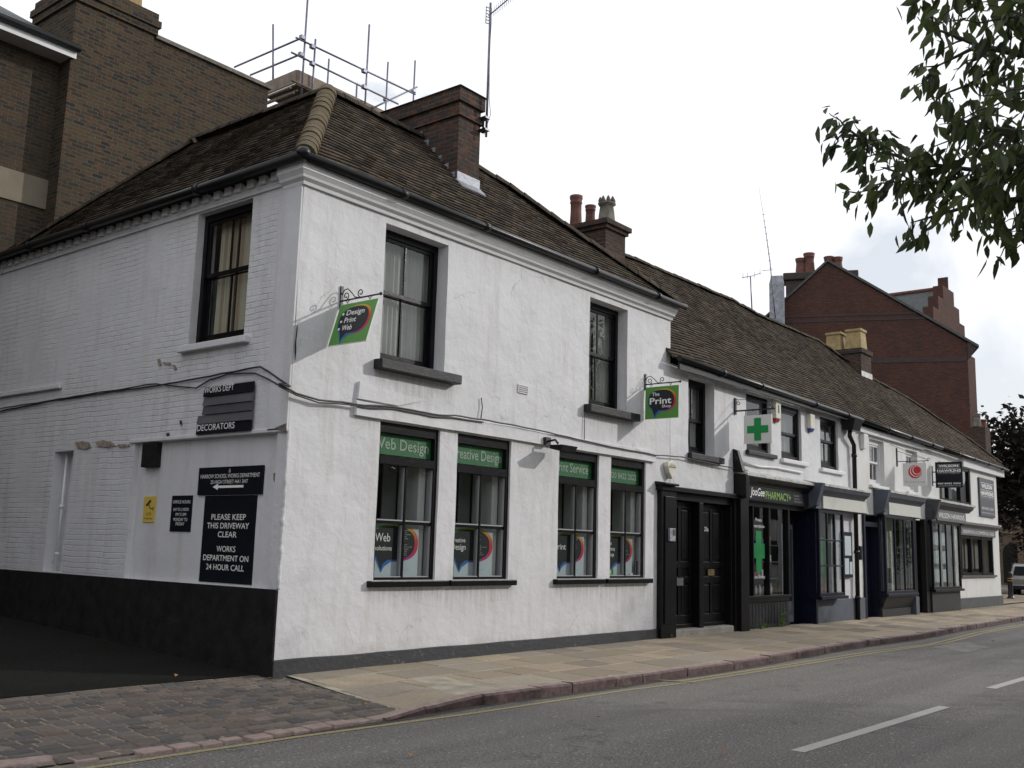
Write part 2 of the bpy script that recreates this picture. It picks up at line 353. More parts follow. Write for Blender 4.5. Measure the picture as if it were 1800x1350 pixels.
def tilemat():
    m, nt, b = newmat('clay roof tile'); v = coord(nt); a = nt.nodes.new('ShaderNodeAttribute'); a.attribute_name = 'tint'
    moss = ramp(nt, noise_(nt, v, 1.4, 8, 0.75), 0.50, 0.66)
    m2 = ramp(nt, noise_(nt, v, 11, 6, 0.8), 0.45, 0.62); mm = mix(nt, 1.0, moss, m2, 'MULTIPLY')
    c = mix(nt, 0.55, a.outputs['Color'], noise_(nt, v, 30, 6, 0.7), 'OVERLAY')
    c = mix(nt, mm, c, (0.055,0.050,0.018))
    lich = ramp(nt, noise_(nt, v, 26, 3, 0.5), 0.66, 0.72); c = mix(nt, lich, c, (0.19,0.16,0.10))
    nt.links.new(c, b.inputs['Base Color']); b.inputs['Roughness'].default_value = 0.95; b.inputs['Specular IOR Level'].default_value = 0.1
    nt.links.new(bump(nt, noise_(nt, v, 40, 6, 0.7), 0.008), b.inputs['Normal']); return m
M['tile'] = tilemat()
def hipmat():
    m, nt, b = newmat('lichened ridge tile'); v = coord(nt)
    c = mix(nt, ramp(nt, noise_(nt, v, 5, 7, 0.7), 0.35, 0.65), (0.080,0.062,0.045), (0.145,0.115,0.078))
    c = mix(nt, ramp(nt, noise_(nt, v, 9, 6, 0.75), 0.52, 0.66), c, (0.13,0.115,0.035))
    nt.links.new(c, b.inputs['Base Color']); b.inputs['Roughness'].default_value = 0.95; b.inputs['Specular IOR Level'].default_value = 0.1
    nt.links.new(bump(nt, noise_(nt, v, 25, 6, 0.7), 0.012), b.inputs['Normal']); return m
M['hip'] = hipmat()
M['ridge'] = simple('dark mossy ridge tile', (0.062,0.052,0.040), 0.95, 0.45, 3.5, 0.012, 25, spec=0.1)
def stonemat(name, rough=0.85, wear=(0.10,0.095,0.075), b1=0.010):
    m, nt, b = newmat(name); v = coord(nt); a = nt.nodes.new('ShaderNodeAttribute'); a.attribute_name = 'tint'
    c = mix(nt, 0.45, a.outputs['Color'], noise_(nt, v, 24, 7, 0.75), 'OVERLAY')
    c = mix(nt, ramp(nt, noise_(nt, v, 2.2, 8, 0.7), 0.55, 0.78), c, wear)
    c = mix(nt, ramp(nt, noise_(nt, v, 75, 2, 0.5), 0.68, 0.74), c, (0.05,0.045,0.04))
    nt.links.new(c, b.inputs['Base Color']); b.inputs['Roughness'].default_value = rough; b.inputs['Specular IOR Level'].default_value = 0.25
    nt.links.new(bump(nt, noise_(nt, v, 18, 8, 0.7), b1), b.inputs['Normal']); return m
M['slabstone'] = stonemat('york stone slab', wear=(0.235,0.195,0.14)); M['sett'] = stonemat('granite sett', b1=0.014)
M['mortar'] = simple('pale mortar', (0.36,0.325,0.255), 0.9, 0.35, 3, 0.008, 30)
M['sett_joint'] = simple('sandy sett joint', (0.21,0.175,0.13), 0.95, 0.5, 2.2, 0.01, 30)
M['slate'] = simple('grey roof slates', (0.06,0.065,0.065), 0.7, 0.3, 4, 0.006, 20)
def glassmat():
    m = D.materials.new('window glass'); m.use_nodes = True; nt = m.node_tree; nt.nodes.clear()
    o = nt.nodes.new('ShaderNodeOutputMaterial'); t = nt.nodes.new('ShaderNodeBsdfTransparent'); t.inputs[0].default_value = (0.84,0.87,0.86,1)
    g = nt.nodes.new('ShaderNodeBsdfGlossy'); g.inputs['Roughness'].default_value = 0.0; g.inputs['Color'].default_value = (0.9,0.9,0.9,1)
    lw = nt.nodes.new('ShaderNodeLayerWeight'); lw.inputs[0].default_value = 0.5
    fr = nt.nodes.new('ShaderNodeMath'); fr.operation = 'POWER'; fr.inputs[1].default_value = 4.2; nt.links.new(lw.outputs['Facing'], fr.inputs[0])
    n = noise_(nt, coord(nt), 1.5, 2); bp = bump(nt, n, 0.004, 0.15)
    nt.links.new(bp, g.inputs['Normal'])
    mu = nt.nodes.new('ShaderNodeMath'); mu.operation = 'MULTIPLY_ADD'; mu.inputs[1].default_value = 0.92; mu.inputs[2].default_value = 0.07; nt.links.new(fr.outputs[0], mu.inputs[0])
    mx = nt.nodes.new('ShaderNodeMixShader'); nt.links.new(mu.outputs[0], mx.inputs[0]); nt.links.new(t.outputs[0], mx.inputs[1]); nt.links.new(g.outputs[0], mx.inputs[2])
    nt.links.new(mx.outputs[0], o.inputs[0]); return m
M['glass'] = glassmat()
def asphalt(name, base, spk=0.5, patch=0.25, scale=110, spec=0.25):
    m, nt, b = newmat(name); v = coord(nt)
    a = noise_(nt, v, scale, 3, 0.8); c = mix(nt, ramp(nt, a, 0.42, 0.60), tuple(x*(1-spk) for x in base), tuple(x*(1+spk) for x in base))
    vo = nnode(nt, 'ShaderNodeTexVoronoi', Scale=45.0); nt.links.new(v, vo.inputs['Vector'])
    c = mix(nt, ramp(nt, vo.outputs['Color'], 0.80, 0.95), c, tuple(x*2.3 for x in base))
    p = ramp(nt, noise_(nt, coord(nt, 'Object', (0.3, 1, 1)), 0.9, 6, 0.6), 0.4, 0.65)
    c = mix(nt, p, c, mix(nt, patch, c, (0.02,0.02,0.02)))
    if spec > .2:       # wheel tracks along the lane, hairline cracks, darker oil blots
        tr = ramp(nt, noise_(nt, coord(nt, 'Object', (0.05, 1.3, 1)), 1.0, 3, 0.5), 0.45, 0.60); c = mix(nt, tr, c, mix(nt, 0.20, c, (0.28,0.27,0.25)))
        vc = nnode(nt, 'ShaderNodeTexVoronoi', feature='DISTANCE_TO_EDGE', Scale=0.33); nn = nnode(nt, 'ShaderNodeTexNoise', Scale=2.2, Detail=8); nt.links.new(v, nn.inputs['Vector'])
        s9 = nt.nodes.new('ShaderNodeVectorMath'); s9.operation = 'SCALE'; s9.inputs['Scale'].default_value = 0.9; nt.links.new(nn.outputs['Color'], s9.inputs[0])
        a9 = nt.nodes.new('ShaderNodeVectorMath'); nt.links.new(v, a9.inputs[0]); nt.links.new(s9.outputs[0], a9.inputs[1]); nt.links.new(a9.outputs[0], vc.inputs['Vector'])
        ck = ramp(nt, vc.outputs['Distance'], 0.0, 0.006, (1,1,1,1), (0,0,0,1)); ck = mix(nt, 1.0, ck, ramp(nt, noise_(nt, v, 0.5, 2), 0.48, 0.56), 'MULTIPLY'); c = mix(nt, ck, c, (0.085,0.080,0.074))
        ob = ramp(nt, noise_(nt, v, 2.6, 2, 0.4), 0.68, 0.74); c = mix(nt, ob, c, mix(nt, 0.35, c, (0.03,0.03,0.03)))
    nt.links.new(c, b.inputs['Base Color']); b.inputs['Roughness'].default_value = 0.85 if spec < .2 else 0.75; b.inputs['Specular IOR Level'].default_value = spec
    nt.links.new(bump(nt, a, 0.006, 0.9), b.inputs['Normal']); return m
M['asphalt'] = asphalt('worn asphalt', (0.142,0.131,0.122), 0.60, 0.12, 48, 0.3)
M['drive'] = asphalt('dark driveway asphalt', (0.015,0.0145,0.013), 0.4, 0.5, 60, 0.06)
def paving(name, bw, rh, c1, c2, c3, mortar, ms, rot=0, moff=0.5, bd=0.012, distort=0.02, dark=0.5, freq=2):
    m, nt, b = newmat(name); v = coord(nt)
    t = nt.nodes.new('ShaderNodeTexCoord'); mp = nt.nodes.new('ShaderNodeMapping'); mp.inputs['Rotation'].default_value = (0,0,rot)
    nn = nnode(nt, 'ShaderNodeTexNoise', Scale=1.6, Detail=3); nt.links.new(t.outputs['Object'], nn.inputs['Vector'])
    sc = nt.nodes.new('ShaderNodeVectorMath'); sc.operation = 'SCALE'; sc.inputs['Scale'].default_value = distort*3
    ad = nt.nodes.new('ShaderNodeVectorMath'); nt.links.new(nn.outputs['Color'], sc.inputs[0])
    nt.links.new(t.outputs['Object'], ad.inputs[0]); nt.links.new(sc.outputs[0], ad.inputs[1]); nt.links.new(ad.outputs[0], mp.inputs[0])
    bt = nnode(nt, 'ShaderNodeTexBrick', offset_frequency=freq, offset=moff); nt.links.new(mp.outputs[0], bt.inputs['Vector'])
    bt.inputs['Scale'].default_value = 1; bt.inputs['Brick Width'].default_value = bw; bt.inputs['Row Height'].default_value = rh
    bt.inputs['Mortar Size'].default_value = ms; bt.inputs['Mortar Smooth'].default_value = 0.4
    bt.inputs['Color1'].default_value = (*c1,1); bt.inputs['Color2'].default_value = (*c2,1); bt.inputs['Mortar'].default_value = (*mortar,1)
    c = mix(nt, ramp(nt, noise_(nt, v, 1.1, 7, 0.65), 0.4, 0.7), bt.outputs['Color'], c3)
    c = mix(nt, 0.35, c, noise_(nt, v, 28, 6, 0.75), 'OVERLAY')
    jm = ramp(nt, noise_(nt, v, 1.3, 3), 0.45, 0.55)
    mc = mix(nt, jm, mortar, tuple(x*0.25 for x in mortar)); c = mix(nt, bt.outputs['Fac'], c, mc)
    c = mix(nt, ramp(nt, noise_(nt, v, 60, 2, 0.5), 0.72, 0.76), c, tuple(x*dark for x in c3))
    nt.links.new(c, b.inputs['Base Color']); b.inputs['Roughness'].default_value = 0.85; b.inputs['Specular IOR Level'].default_value = 0.25
    inv = ramp(nt, bt.outputs['Fac'], 0, 1, (1,1,1,1), (0,0,0,1))
    nt.links.new(bump(nt, noise_(nt, v, 22, 6, 0.7), 0.006, 0.8, bump(nt, inv, bd)), b.inputs['Normal']); return m
M['slabs'] = paving('york stone slabs', 0.86, 0.60, (0.33,0.28,0.215), (0.235,0.205,0.165), (0.285,0.25,0.20), (0.46,0.41,0.32), 0.014)
M['setts'] = paving('granite setts', 0.30, 0.155, (0.165,0.138,0.128), (0.090,0.088,0.090), (0.13,0.115,0.105), (0.25,0.215,0.17), 0.013, rot=rad(-3), distort=0.015, bd=0.02)
M['ground'] = simple('grass and soil', (0.06,0.075,0.03), 0.95, 0.4, 0.5)
def granite(name, a, bb):
    m, nt, b = newmat(name); v = coord(nt)
    c = mix(nt, ramp(nt, noise_(nt, v, 8, 8, 0.8), 0.4, 0.6), a, bb)
    nt.links.new(c, b.inputs['Base Color']); b.inputs['Roughness'].default_value = 0.75
    nt.links.new(bump(nt, noise_(nt, v, 25, 7, 0.7), 0.012), b.inputs['Normal']); return m
M['kerb_top'] = granite('pink granite kerb', (0.25,0.175,0.15), (0.36,0.28,0.245))
M['kerb_face'] = granite('grimy granite kerb face', (0.060,0.040,0.042), (0.16,0.10,0.095))
def worn_paint(name, col, gap=0.46):
    m, nt, b = newmat(name); v = coord(nt)
    f = ramp(nt, noise_(nt, v, 40, 6, 0.8), gap-0.08, gap)
    c = mix(nt, f, (0.12,0.115,0.105), col)
    nt.links.new(c, b.inputs['Base Color']); b.inputs['Roughness'].default_value = 0.7
    nt.links.new(bump(nt, noise_(nt, v, 110, 3, 0.8), 0.005), b.inputs['Normal']); return m
M['yellow_paint'] = worn_paint('worn yellow road paint', (0.36,0.30,0.13), 0.50)
M['white_paint'] = worn_paint('worn white road paint', (0.42,0.41,0.38), 0.44)
def leafmat(name, a, bb, trans=0.35):
    m = D.materials.new(name); m.use_nodes = True; nt = m.node_tree; b = nt.nodes['Principled BSDF']; o = nt.nodes['Material Output']
    v = coord(nt); at_ = nt.nodes.new('ShaderNodeAttribute'); at_.attribute_name = 'tint'
    c = mix(nt, at_.outputs['Fac'], a, bb)
    nt.links.new(c, b.inputs['Base Color']); b.inputs['Roughness'].default_value = 0.45; b.inputs['Specular IOR Level'].default_value = 0.4
    t = nt.nodes.new('ShaderNodeBsdfTranslucent'); nt.links.new(mix(nt, 0.0, c, c), t.inputs[0])
    mx = nt.nodes.new('ShaderNodeMixShader'); mx.inputs[0].default_value = trans
    nt.links.new(b.outputs[0], mx.inputs[1]); nt.links.new(t.outputs[0], mx.inputs[2]); nt.links.new(mx.outputs[0], o.inputs[0]); return m
M['leaf'] = leafmat('green leaf', (0.028,0.045,0.020), (0.105,0.145,0.045), 0.40)
M['leaf_purple'] = leafmat('copper beech leaf', (0.012,0.012,0.009), (0.036,0.028,0.024), 0.2)
M['weed'] = leafmat('weed leaf', (0.06,0.14,0.02), (0.14,0.26,0.04), 0.4)
M['dead_leaf'] = simple('dead leaf', (0.34,0.17,0.07), 0.8, 0.4, 30)
M['bark'] = simple('bark', (0.045,0.036,0.028), 0.9, 0.4, 8, 0.02, 18)
M['carpaint'] = simple('silver car paint', (0.45,0.46,0.45), 0.3, 0.03, 3, metallic=0.4)
M['carglass'] = simple('dark car glass', (0.02,0.025,0.03), 0.08, 0.1, 3)
M['rubber'] = simple('rubber', (0.012,0.012,0.012), 0.7, 0.2, 8)
M['plate'] = simple('yellow number plate', (0.45,0.30,0.04), 0.5, 0.05, 8)

# ------------------------------------------------------------------ lettering
def text(s, fr, u, z, d, mat, parent, h=None, width=None, align='c', name='lettering', bold=0.0, shear=0.0, maxw=None):
    cu = D.curves.new('txt', 'FONT'); cu.body = s; cu.size = 1.0; cu.extrude = 0.0; cu.offset = bold; cu.shear = shear; cu.resolution_u = 3
    cu.align_x = 'CENTER' if align == 'c' else 'LEFT'; cu.space_line = 0.95
    o = D.objects.new('txt', cu); scene.collection.objects.link(o)
    dg = bpy.context.evaluated_depsgraph_get(); me = D.meshes.new_from_object(o.evaluated_get(dg)); D.objects.remove(o)
    xs = [v.co.x for v in me.vertices]; 
    if not xs: return None
    w0 = max(xs)-min(xs); sy = h/0.72; sx = sy if width is None else width/w0
    if maxw and sx*w0 > maxw: sx = maxw/w0
    mb = MB(fr)
    i = mb.add([fr(u+v.co.x*sx, d, z+v.co.y*sy) for v in me.vertices])
    for p in me.polygons: mb.face([i+k for k in p.vertices])
    return mb.build(name, mat, parent)
def bubble(fr, u0, u1, z0, z1, d, parent, name='speech_bubble', rainbow=True, clipu=None):
    """dark speech bubble with a rainbow rim; (u0..u1, z0..z1) is the balloon, the tail hangs below its left half"""
    cu_, cz = (u0+u1)/2, (z0+z1)/2; a, b = (u1-u0)/2, (z1-z0)/2; n = 48
    def pt(t, k, ox=0, oz=0):
        e = 2.5; c, s = math.cos(t), math.sin(t)
        return (cu_+ox+a*k*math.copysign(abs(c)**(2/e), c), cz+oz+b*k*math.copysign(abs(s)**(2/e), s))
    def cl(p): return (max(clipu[0], min(clipu[1], p[0])), p[1]) if clipu else p
    mb = MB(fr)
    def col(t):
        keys = [(0,(0.55,0.03,0.05)),(45,(0.60,0.28,0.03)),(80,(0.42,0.40,0.05)),(125,(0.06,0.26,0.05)),(170,(0.02,0.16,0.10)),(215,(0.02,0.10,0.36)),(260,(0.03,0.16,0.40)),(290,(0.25,0.03,0.20)),(325,(0.52,0.02,0.12)),(360,(0.55,0.03,0.05))]
        dgr = math.degrees(t) % 360
        for (t0, c0), (t1, c1) in zip(keys, keys[1:]):
            if t0 <= dgr <= t1: f = (dgr-t0)/(t1-t0); return tuple(x+(y-x)*f for x, y in zip(c0, c1))
    if rainbow:
        for k in range(n):
            t0, t1 = 2*math.pi*k/n, 2*math.pi*(k+1)/n; mb.c = col((t0+t1)/2)
            mb.poly([(*((p[0], d, p[1])),) for p in (cl(pt(t0, 0.8)), cl(pt(t1, 0.8)), cl(pt(t1, 1.08, a*0.02, 0)), cl(pt(t0, 1.08, a*0.02, 0)))])
        mb.c = (0.03,0.14,0.42)
        mb.poly([(p[0], d+0.001, p[1]) for p in map(cl, ((cu_-a*0.80, cz-b*0.80), (cu_-a*0.62, cz-b*1.35), (cu_-a*0.50, cz-b*1.72), (cu_-a*0.38, cz-b*1.38), (cu_-a*0.02, cz-b*1.02)))])
    mb.c = (0.012,0.013,0.018)
    mb.poly([(p[0], d+0.003, p[1]) for p in (cl(pt(2*math.pi*k/n, 0.97, -a*0.03, 0)) for k in range(n))])
    mb.poly([(p[0], d+0.0035, p[1]) for p in map(cl, ((cu_-a*0.72, cz-b*0.80), (cu_-a*0.60, cz-b*1.22), (cu_-a*0.52, cz-b*1.55), (cu_-a*0.44, cz-b*1.22), (cu_-a*0.18, cz-b*0.90)))])
    return mb.build(name, M['print'], parent)

# ------------------------------------------------------------------ walls with openings
def disp(p, amp):
    q = p*1.1; a = noise.noise(q)*amp; q2 = p*3.7+Vector((9,2,5)); b = noise.noise(q2)*amp*0.45
    c = noise.noise(q+Vector((31,7,3)))*amp + noise.noise(q2+Vector((4,41,3)))*amp*0.45
    return Vector((a+b, c, 0))
def wall(fr, u0, u1, z0, z1, holes, depth=0.3, step=0.28, amp=0.009, mats=None, top=None, mb=None, d=0.0):
    mb = mb or MB(fr); mb.f = fr
    us = {u0, u1}; zs = {z0, z1}
    for h in holes: us |= {h[0], h[1]}; zs |= {h[2], h[3]}
    def fill(st):
        st = sorted(st); o = []
        for a, b in zip(st, st[1:]):
            n = max(1, math.ceil((b-a)/step)); o += [a+(b-a)*k/n for k in range(n)]
        return o+[st[-1]]
    us, zs = fill(us), fill(zs); idx = {}
    def vid(u, z, dd=0):
        k = (round(u,4), round(z,4), dd)
        if k not in idx:
            p = fr(u, d, z); q = fr(u, d-dd, z) + disp(p, amp) * (1 if dd == 0 else 0.6)
            idx[k] = mb.add([q])
        return idx[k]
    inh = lambda u, z: next((h for h in holes if h[0]-1e-6 < u < h[1]+1e-6 and h[2]-1e-6 < z < h[3]+1e-6), None)
    for a, b in zip(us, us[1:]):
        for c, e in zip(zs, zs[1:]):
            if inh((a+b)/2, (c+e)/2): continue
            mb.face([vid(a,c), vid(b,c), vid(b,e), vid(a,e)])
    for h in holes:
        dp = h[4] if len(h) > 4 else depth
        hu = [u for u in us if h[0]-1e-6 <= u <= h[1]+1e-6]; hz = [z for z in zs if h[2]-1e-6 <= z <= h[3]+1e-6]
        for a, b in zip(hu, hu[1:]):
            for zc in (h[2], h[3]): mb.face([vid(a,zc), vid(b,zc), vid(b,zc,dp), vid(a,zc,dp)])
        for c, e in zip(hz, hz[1:]):
            for uc in (h[0], h[1]): mb.face([vid(uc,c), vid(uc,e), vid(uc,e,dp), vid(uc,c,dp)])
        if len(h) > 5 and h[5]:      # blind recess: close the back
            for a, b in zip(hu, hu[1:]):
                for c, e in zip(hz, hz[1:]): mb.face([vid(a,c,dp), vid(b,c,dp), vid(b,e,dp), vid(a,e,dp)])
    return mb
def sash(parent, fr, u0, u1, z0, z1, rec=0.2, fw=0.075, mat='black', vb=1, lower=True, curtain=None, sill=None, name='window', rail=None, label=None, fb=None):
    """sliding sash window in an opening of the wall"""
    mb = MB(fr); d1 = -rec; d0 = d1-0.10
    if fb is None: fb = fw
    mb.box(u0, u0+fw, d0, d1, z0, z1); mb.box(u1-fw, u1, d0, d1, z0, z1)
    mb.box(u0+fw, u1-fw, d0, d1-0.002, z1-fw*1.3, z1); mb.box(u0+fw, u1-fw, d0, d1-0.002, z0, z0+fb)
    zm = rail if rail else (z0+z1)/2; s = 0.05
    a, b = u0+fw, u1-fw; t, bo = z1-fw*1.3, z0+fb
    # upper sash (outer), lower sash (inner)
    for (x0, x1, y0, y1, dd) in ((a, b, zm, t, -0.025), (a, b, bo, zm, -0.062)):
        D0, D1 = d1+dd-0.033, d1+dd
        mb.box(x0, x0+s, D0, D1, y0, y1); mb.box(x1-s, x1, D0, D1, y0, y1)
        if y1 == t: mb.box(x0+s, x1-s, D0, D1-0.001, y1-s, y1); mb.box(x0+s, x1-s, D0, D1-0.001, y0-0.01, y0+0.045)
        else: mb.box(x0+s, x1-s, D0, D1-0.001, y1-0.03, y1-0.011); mb.box(x0+s, x1-s, D0, D1-0.001, y0, y0+0.085)
        for k in range(vb):
            uc = x0+s+(x1-x0-2*s)*(k+1)/(vb+1); mb.box(uc-0.013, uc+0.013, D0+0.008, D1-0.004, y0+0.04, y1-0.03)
    wn = mb.build(name, M[mat], parent)
    if label: wn['label'] = label
    g = MB(fr)
    for dd, y0, y1 in ((-0.045, zm, t-s), (-0.082, bo+0.08, zm-0.02)): g.poly([(a+s-0.01, d1+dd, y0), (b-s+0.01, d1+dd, y0), (b-s+0.01, d1+dd, y1), (a+s-0.01, d1+dd, y1)])
    g.build('pane', M['glass'], wn)
    if curtain:
        for (x0, x1, cm) in curtain:
            c = MB(fr); n = 36; c.s = True
            lo = c.add([fr(x0+(x1-x0)*k/n, d0-0.09+0.028*math.sin(k*1.25+x0*3)+0.012*math.sin(k*0.55), z0+0.02) for k in range(n+1)])
            hi = c.add([fr(x0+(x1-x0)*k/n, d0-0.09+0.020*math.sin(k*1.25+x0*3+0.5), z1-0.03) for k in range(n+1)])
            for k in range(n): c.face([lo+k, lo+k+1, hi+k+1, hi+k])
            c.build('curtain', M[cm], wn, fix=False)
    if sill:
        u_0, u_1, zt, th, pr, sm = sill
        q = MB(fr); q.box(u_0, u_1, -0.25 if rec > 0.1 else -0.02, pr, zt-th, zt); q.build('sill', M[sm], wn, bevel=0.012)
    return wn

# ------------------------------------------------------------------ tiled roof slopes
TILE = [(0.074,0.060,0.048), (0.060,0.050,0.042), (0.085,0.066,0.050), (0.050,0.043,0.038), (0.074,0.056,0.043), (0.098,0.080,0.062)]
def tile_slope(mb, O, U, Vv, poly, gauge=0.098, tw=0.165, lift=0.024, sag=0.03, seed=1, bright=1.0):
    O, U, Vv = Vector(O), Vector(U).normalized(), Vector(Vv).normalized(); Nn = U.cross(Vv).normalized()
    if Nn.z < 0: Nn = -Nn
    rg = random.Random(seed); vmax = max(p[1] for p in poly)
    def span(v):
        xs = []
        for (a, b), (c, e) in zip(poly, poly[1:]+poly[:1]):
            if (b <= v < e) or (e <= v < b): xs.append(a+(c-a)*(v-b)/(e-b))
        return (min(xs), max(xs)) if len(xs) >= 2 else None
    def sg(u, v): q = O+U*u+Vv*v; return sag*noise.noise(q*0.5) + 0.010*noise.noise(q*1.9)
    def P(u, v, n): return O + U*u + Vv*v + Nn*n
    k = 0
    while k*gauge < vmax - gauge*0.3:
        v = k*gauge; sp = span(min(v+gauge*0.5, vmax-1e-3))
        if sp and sp[1]-sp[0] > 0.03:
            off = (k % 2)*tw*0.5; i0 = math.floor((sp[0]-off)/tw)
            u = i0*tw+off
            while u < sp[1]:
                a, b = max(u, sp[0]), min(u+tw-0.004, sp[1])
                if b-a > 0.01:
                    j = rg.uniform(-0.004, 0.006); vj = rg.uniform(-0.006, 0.006)
                    c = rg.choice(TILE); f = rg.uniform(0.8, 1.18)*bright; mb.c = tuple(x*f for x in c)
                    s0a, s0b = sg(a, v), sg(b, v); s1a, s1b = sg(a, v+gauge), sg(b, v+gauge)
                    i = mb.add([P(a, v+vj, lift+j+s0a), P(b, v+vj, lift+j+s0b), P(b, v+gauge+0.012, 0.001+s1b), P(a, v+gauge+0.012, 0.001+s1a),
                                P(a, v+vj, -0.012+s0a), P(b, v+vj, -0.012+s0b)])
                    mb.face([i,i+1,i+2,i+3]); mb.face([i+4,i+5,i+1,i]); mb.face([i, i+3, i+4]); mb.face([i+1, i+5, i+2])
                u += tw
        k += 1
    mb.c = (0.035,0.03,0.026)
    i = mb.add([P(a, b, -0.05) for a, b in poly]); mb.face(range(i, i+len(poly)))
def ridge_tiles(mb, pts, r=0.12, seg=0.30, flare=0.02, seed=3, n=10):
    rg = random.Random(seed); pts = [Vector(p) for p in pts]
    for a, b in zip(pts, pts[1:]):
        Ld = (b-a).length; m = max(1, round(Ld/seg)); t = (b-a).normalized(); sd = t.cross(Vector((0,0,1))).normalized(); up = sd.cross(t).normalized()
        for k in range(m):
            p0 = a+t*(Ld*k/m); p1 = a+t*(Ld*(k+1)/m+0.03)
            j = Vector((0,0,rg.uniform(-0.008,0.010))); r0 = r+flare+rg.uniform(-0.004,0.004); r1 = r
            A = mb.add([p0+j+sd*r0*math.cos(math.pi*q/n)+up*(r0*math.sin(math.pi*q/n)-0.03) for q in range(n+1)])
            B = mb.add([p1+j+sd*r1*math.cos(math.pi*q/n)+up*(r1*math.sin(math.pi*q/n)-0.03) for q in range(n+1)])
            mb.s = True
            for q in range(n): mb.face([A+q, A+q+1, B+q+1, B+q])
            mb.s = False; mb.face(range(A, A+n+1))
def gutter(mb, pts, r=0.062, joints=1.8):
    P = [Vector(p) for p in pts]; mb.tube(P, r, 12, local=False)
    for a, b in zip(P, P[1:]):
        Ld = (b-a).length; m = int(Ld/joints)
        for k in range(1, m+1):
            c = a+(b-a)*(k/(m+0.5)); t = (b-a).normalized(); mb.tube([c-t*0.05, c+t*0.05], r*1.25, 12, local=False)

# ================================================================== SETTING: ground, road, pavements
g = MB(); g.poly([(-260,-260,-0.60),(320,-260,-0.60),(320,320,-0.60),(-260,320,-0.60)]); struct(g.build('ground', M['ground']))
g = MB(); n = 24
for k in range(n):
    a, b = -60+k*8, -52+k*8
    g.poly([(a,-9.75,-0.165),(b,-9.75,-0.165),(b,-2.0,-0.165),(a,-2.0,-0.165)])
g.poly([(45,-2.0,-0.165),(132,-2.0,-0.165),(132,40,-0.165),(45,40,-0.165)])
struct(g.build('road', M['asphalt']))
def kerb_y_(x):
    P = [(-30,-2.2),(-0.4,-2.30),(0.8,-2.22),(2.5,-2.34),(6.6,-2.44),(11.5,-2.25),(15,-2.36),(18,-2.22),(26,-2.0),(45,-2.0),(90,-2.0)]
    for (a, b), (c, d) in zip(P, P[1:]):
        if a <= x <= c: return b+(d-b)*(x-a)/(c-a)
    return -2.0
def lx(pts, wdt, z, mb):
    for (a, b) in zip(pts, pts[1:]):
        a, b = Vector((*a, z)), Vector((*b, z)); s = Vector((-(b-a).y, (b-a).x, 0)).normalized()*wdt/2
        i = mb.add([a-s, b-s, b+s, a+s]); mb.face([i,i+1,i+2,i+3])
ya = [(-9,-2.16),(-3.68,-2.30),(-1.6,-2.36),(0.56,-2.53),(3.26,-2.62),(4.5,-2.74),(8,-2.82),(11,-2.86),(14.6,-3.05),(16,-2.95),(18.5,-2.75),(22.4,-2.68),(30,-2.75),(44,-3.2)]
yb = [(4.56,-2.60),(8,-2.68),(11,-2.70),(13.9,-2.93),(15.6,-2.82),(18.5,-2.60),(22.4,-2.52),(30,-2.6),(44,-3.0)]
for k, (pl, nm) in enumerate(((ya, 'yellow_line'), (yb, 'yellow_line'))):
    m_ = MB(); lx(pl, 0.07, -0.161, m_); struct(m_.build(nm, M['yellow_paint']))
m_ = MB(); lx([(4.44,-2.36),(4.60,-2.80)], 0.07, -0.157, m_); struct(m_.build('yellow_line', M['yellow_paint']))
for a, b in ((-9,-5), (1.14,5.05), (7.35,11.3), (13.6,17.6), (19.9,23.9), (26.1,30.1)):
    m_ = MB(); lx([(a,-5.72),(b,-5.80)], 0.13, -0.161, m_); struct(m_.build('centre_line_dash', M['white_paint']))
q = MB(); pp = [(1640,1138),(1668,1131),(1700,1128),(1722,1134),(1745,1138),(1720,1141),(1700,1147),(1672,1142)]
q.poly([tuple(Gd(x,y,-.1625)) for x, y in pp]); struct(q.build('road_patch', simple('pale worn road patch', (.19,.18,.165), .9, .3, 4, .004, 30)))
q = MB(); rk = random.Random(2); 
for k in range(70):
    x = -2+k*.68; a, b = kerb_y_(x), kerb_y_(x+.68); w0, w1 = .10+.05*noise.noise(Vector((x,0,0))), .10+.05*noise.noise(Vector((x+.68,0,0))); q.poly([(x,a-w0,-.163),(x+.68,b-w1,-.163),(x+.68,b+.05,-.163),(x,a+.05,-.163)])
struct(q.build('gutter_grime', simple('gutter grit', (.05,.045,.035), .95, .5, 9, .01, 30)))
# pavement of stone slabs
def kerb_y(x):
    P = [(-30,-2.2),(-0.4,-2.30),(0.8,-2.22),(2.5,-2.34),(6.6,-2.44),(11.5,-2.25),(15,-2.36),(18,-2.22),(26,-2.0),(45,-2.0)]
    for (a, b), (c, d) in zip(P, P[1:]):
        if a <= x <= c: return b+(d-b)*(x-a)/(c-a)
    return -2.0
def kerb_z(x): return -0.135 if x < -0.45 else (-0.135+0.085*min(1, (x+0.45)/1.2))
def pz(x, t):
    zk = -0.138+0.088*min(1, max(0, (x-.3)/.9)); return zk+(0.003-zk)*min(1, t*1.05) + 0.008*noise.noise(Vector((x*0.9, t*2.2, 2)))*min(1, max(0, x-.2))
g = MB(); X = [0.18+k*0.35 for k in range(130)]; R_ = 8; rows = []
for x in X:
    y0 = kerb_y(x)+0.16; y1 = 0.12 if x < 31.6 else 9.0; row = []
    for j in range(R_+1):
        t = j/R_; y = y0+(y1-y0)*t; z = pz(x, t)
        xx = x - (0.22*(1-t) if x < 0.3 else 0)
        row.append(g.add([Vector((xx, y, z))]))
    rows.append(row)
for a, b in zip(rows, rows[1:]):
    for j in range(R_): g.face([a[j], b[j], b[j+1], a[j+1]])
for v in g.v: v.z -= .005
g.m = 1; rk = random.Random(55)
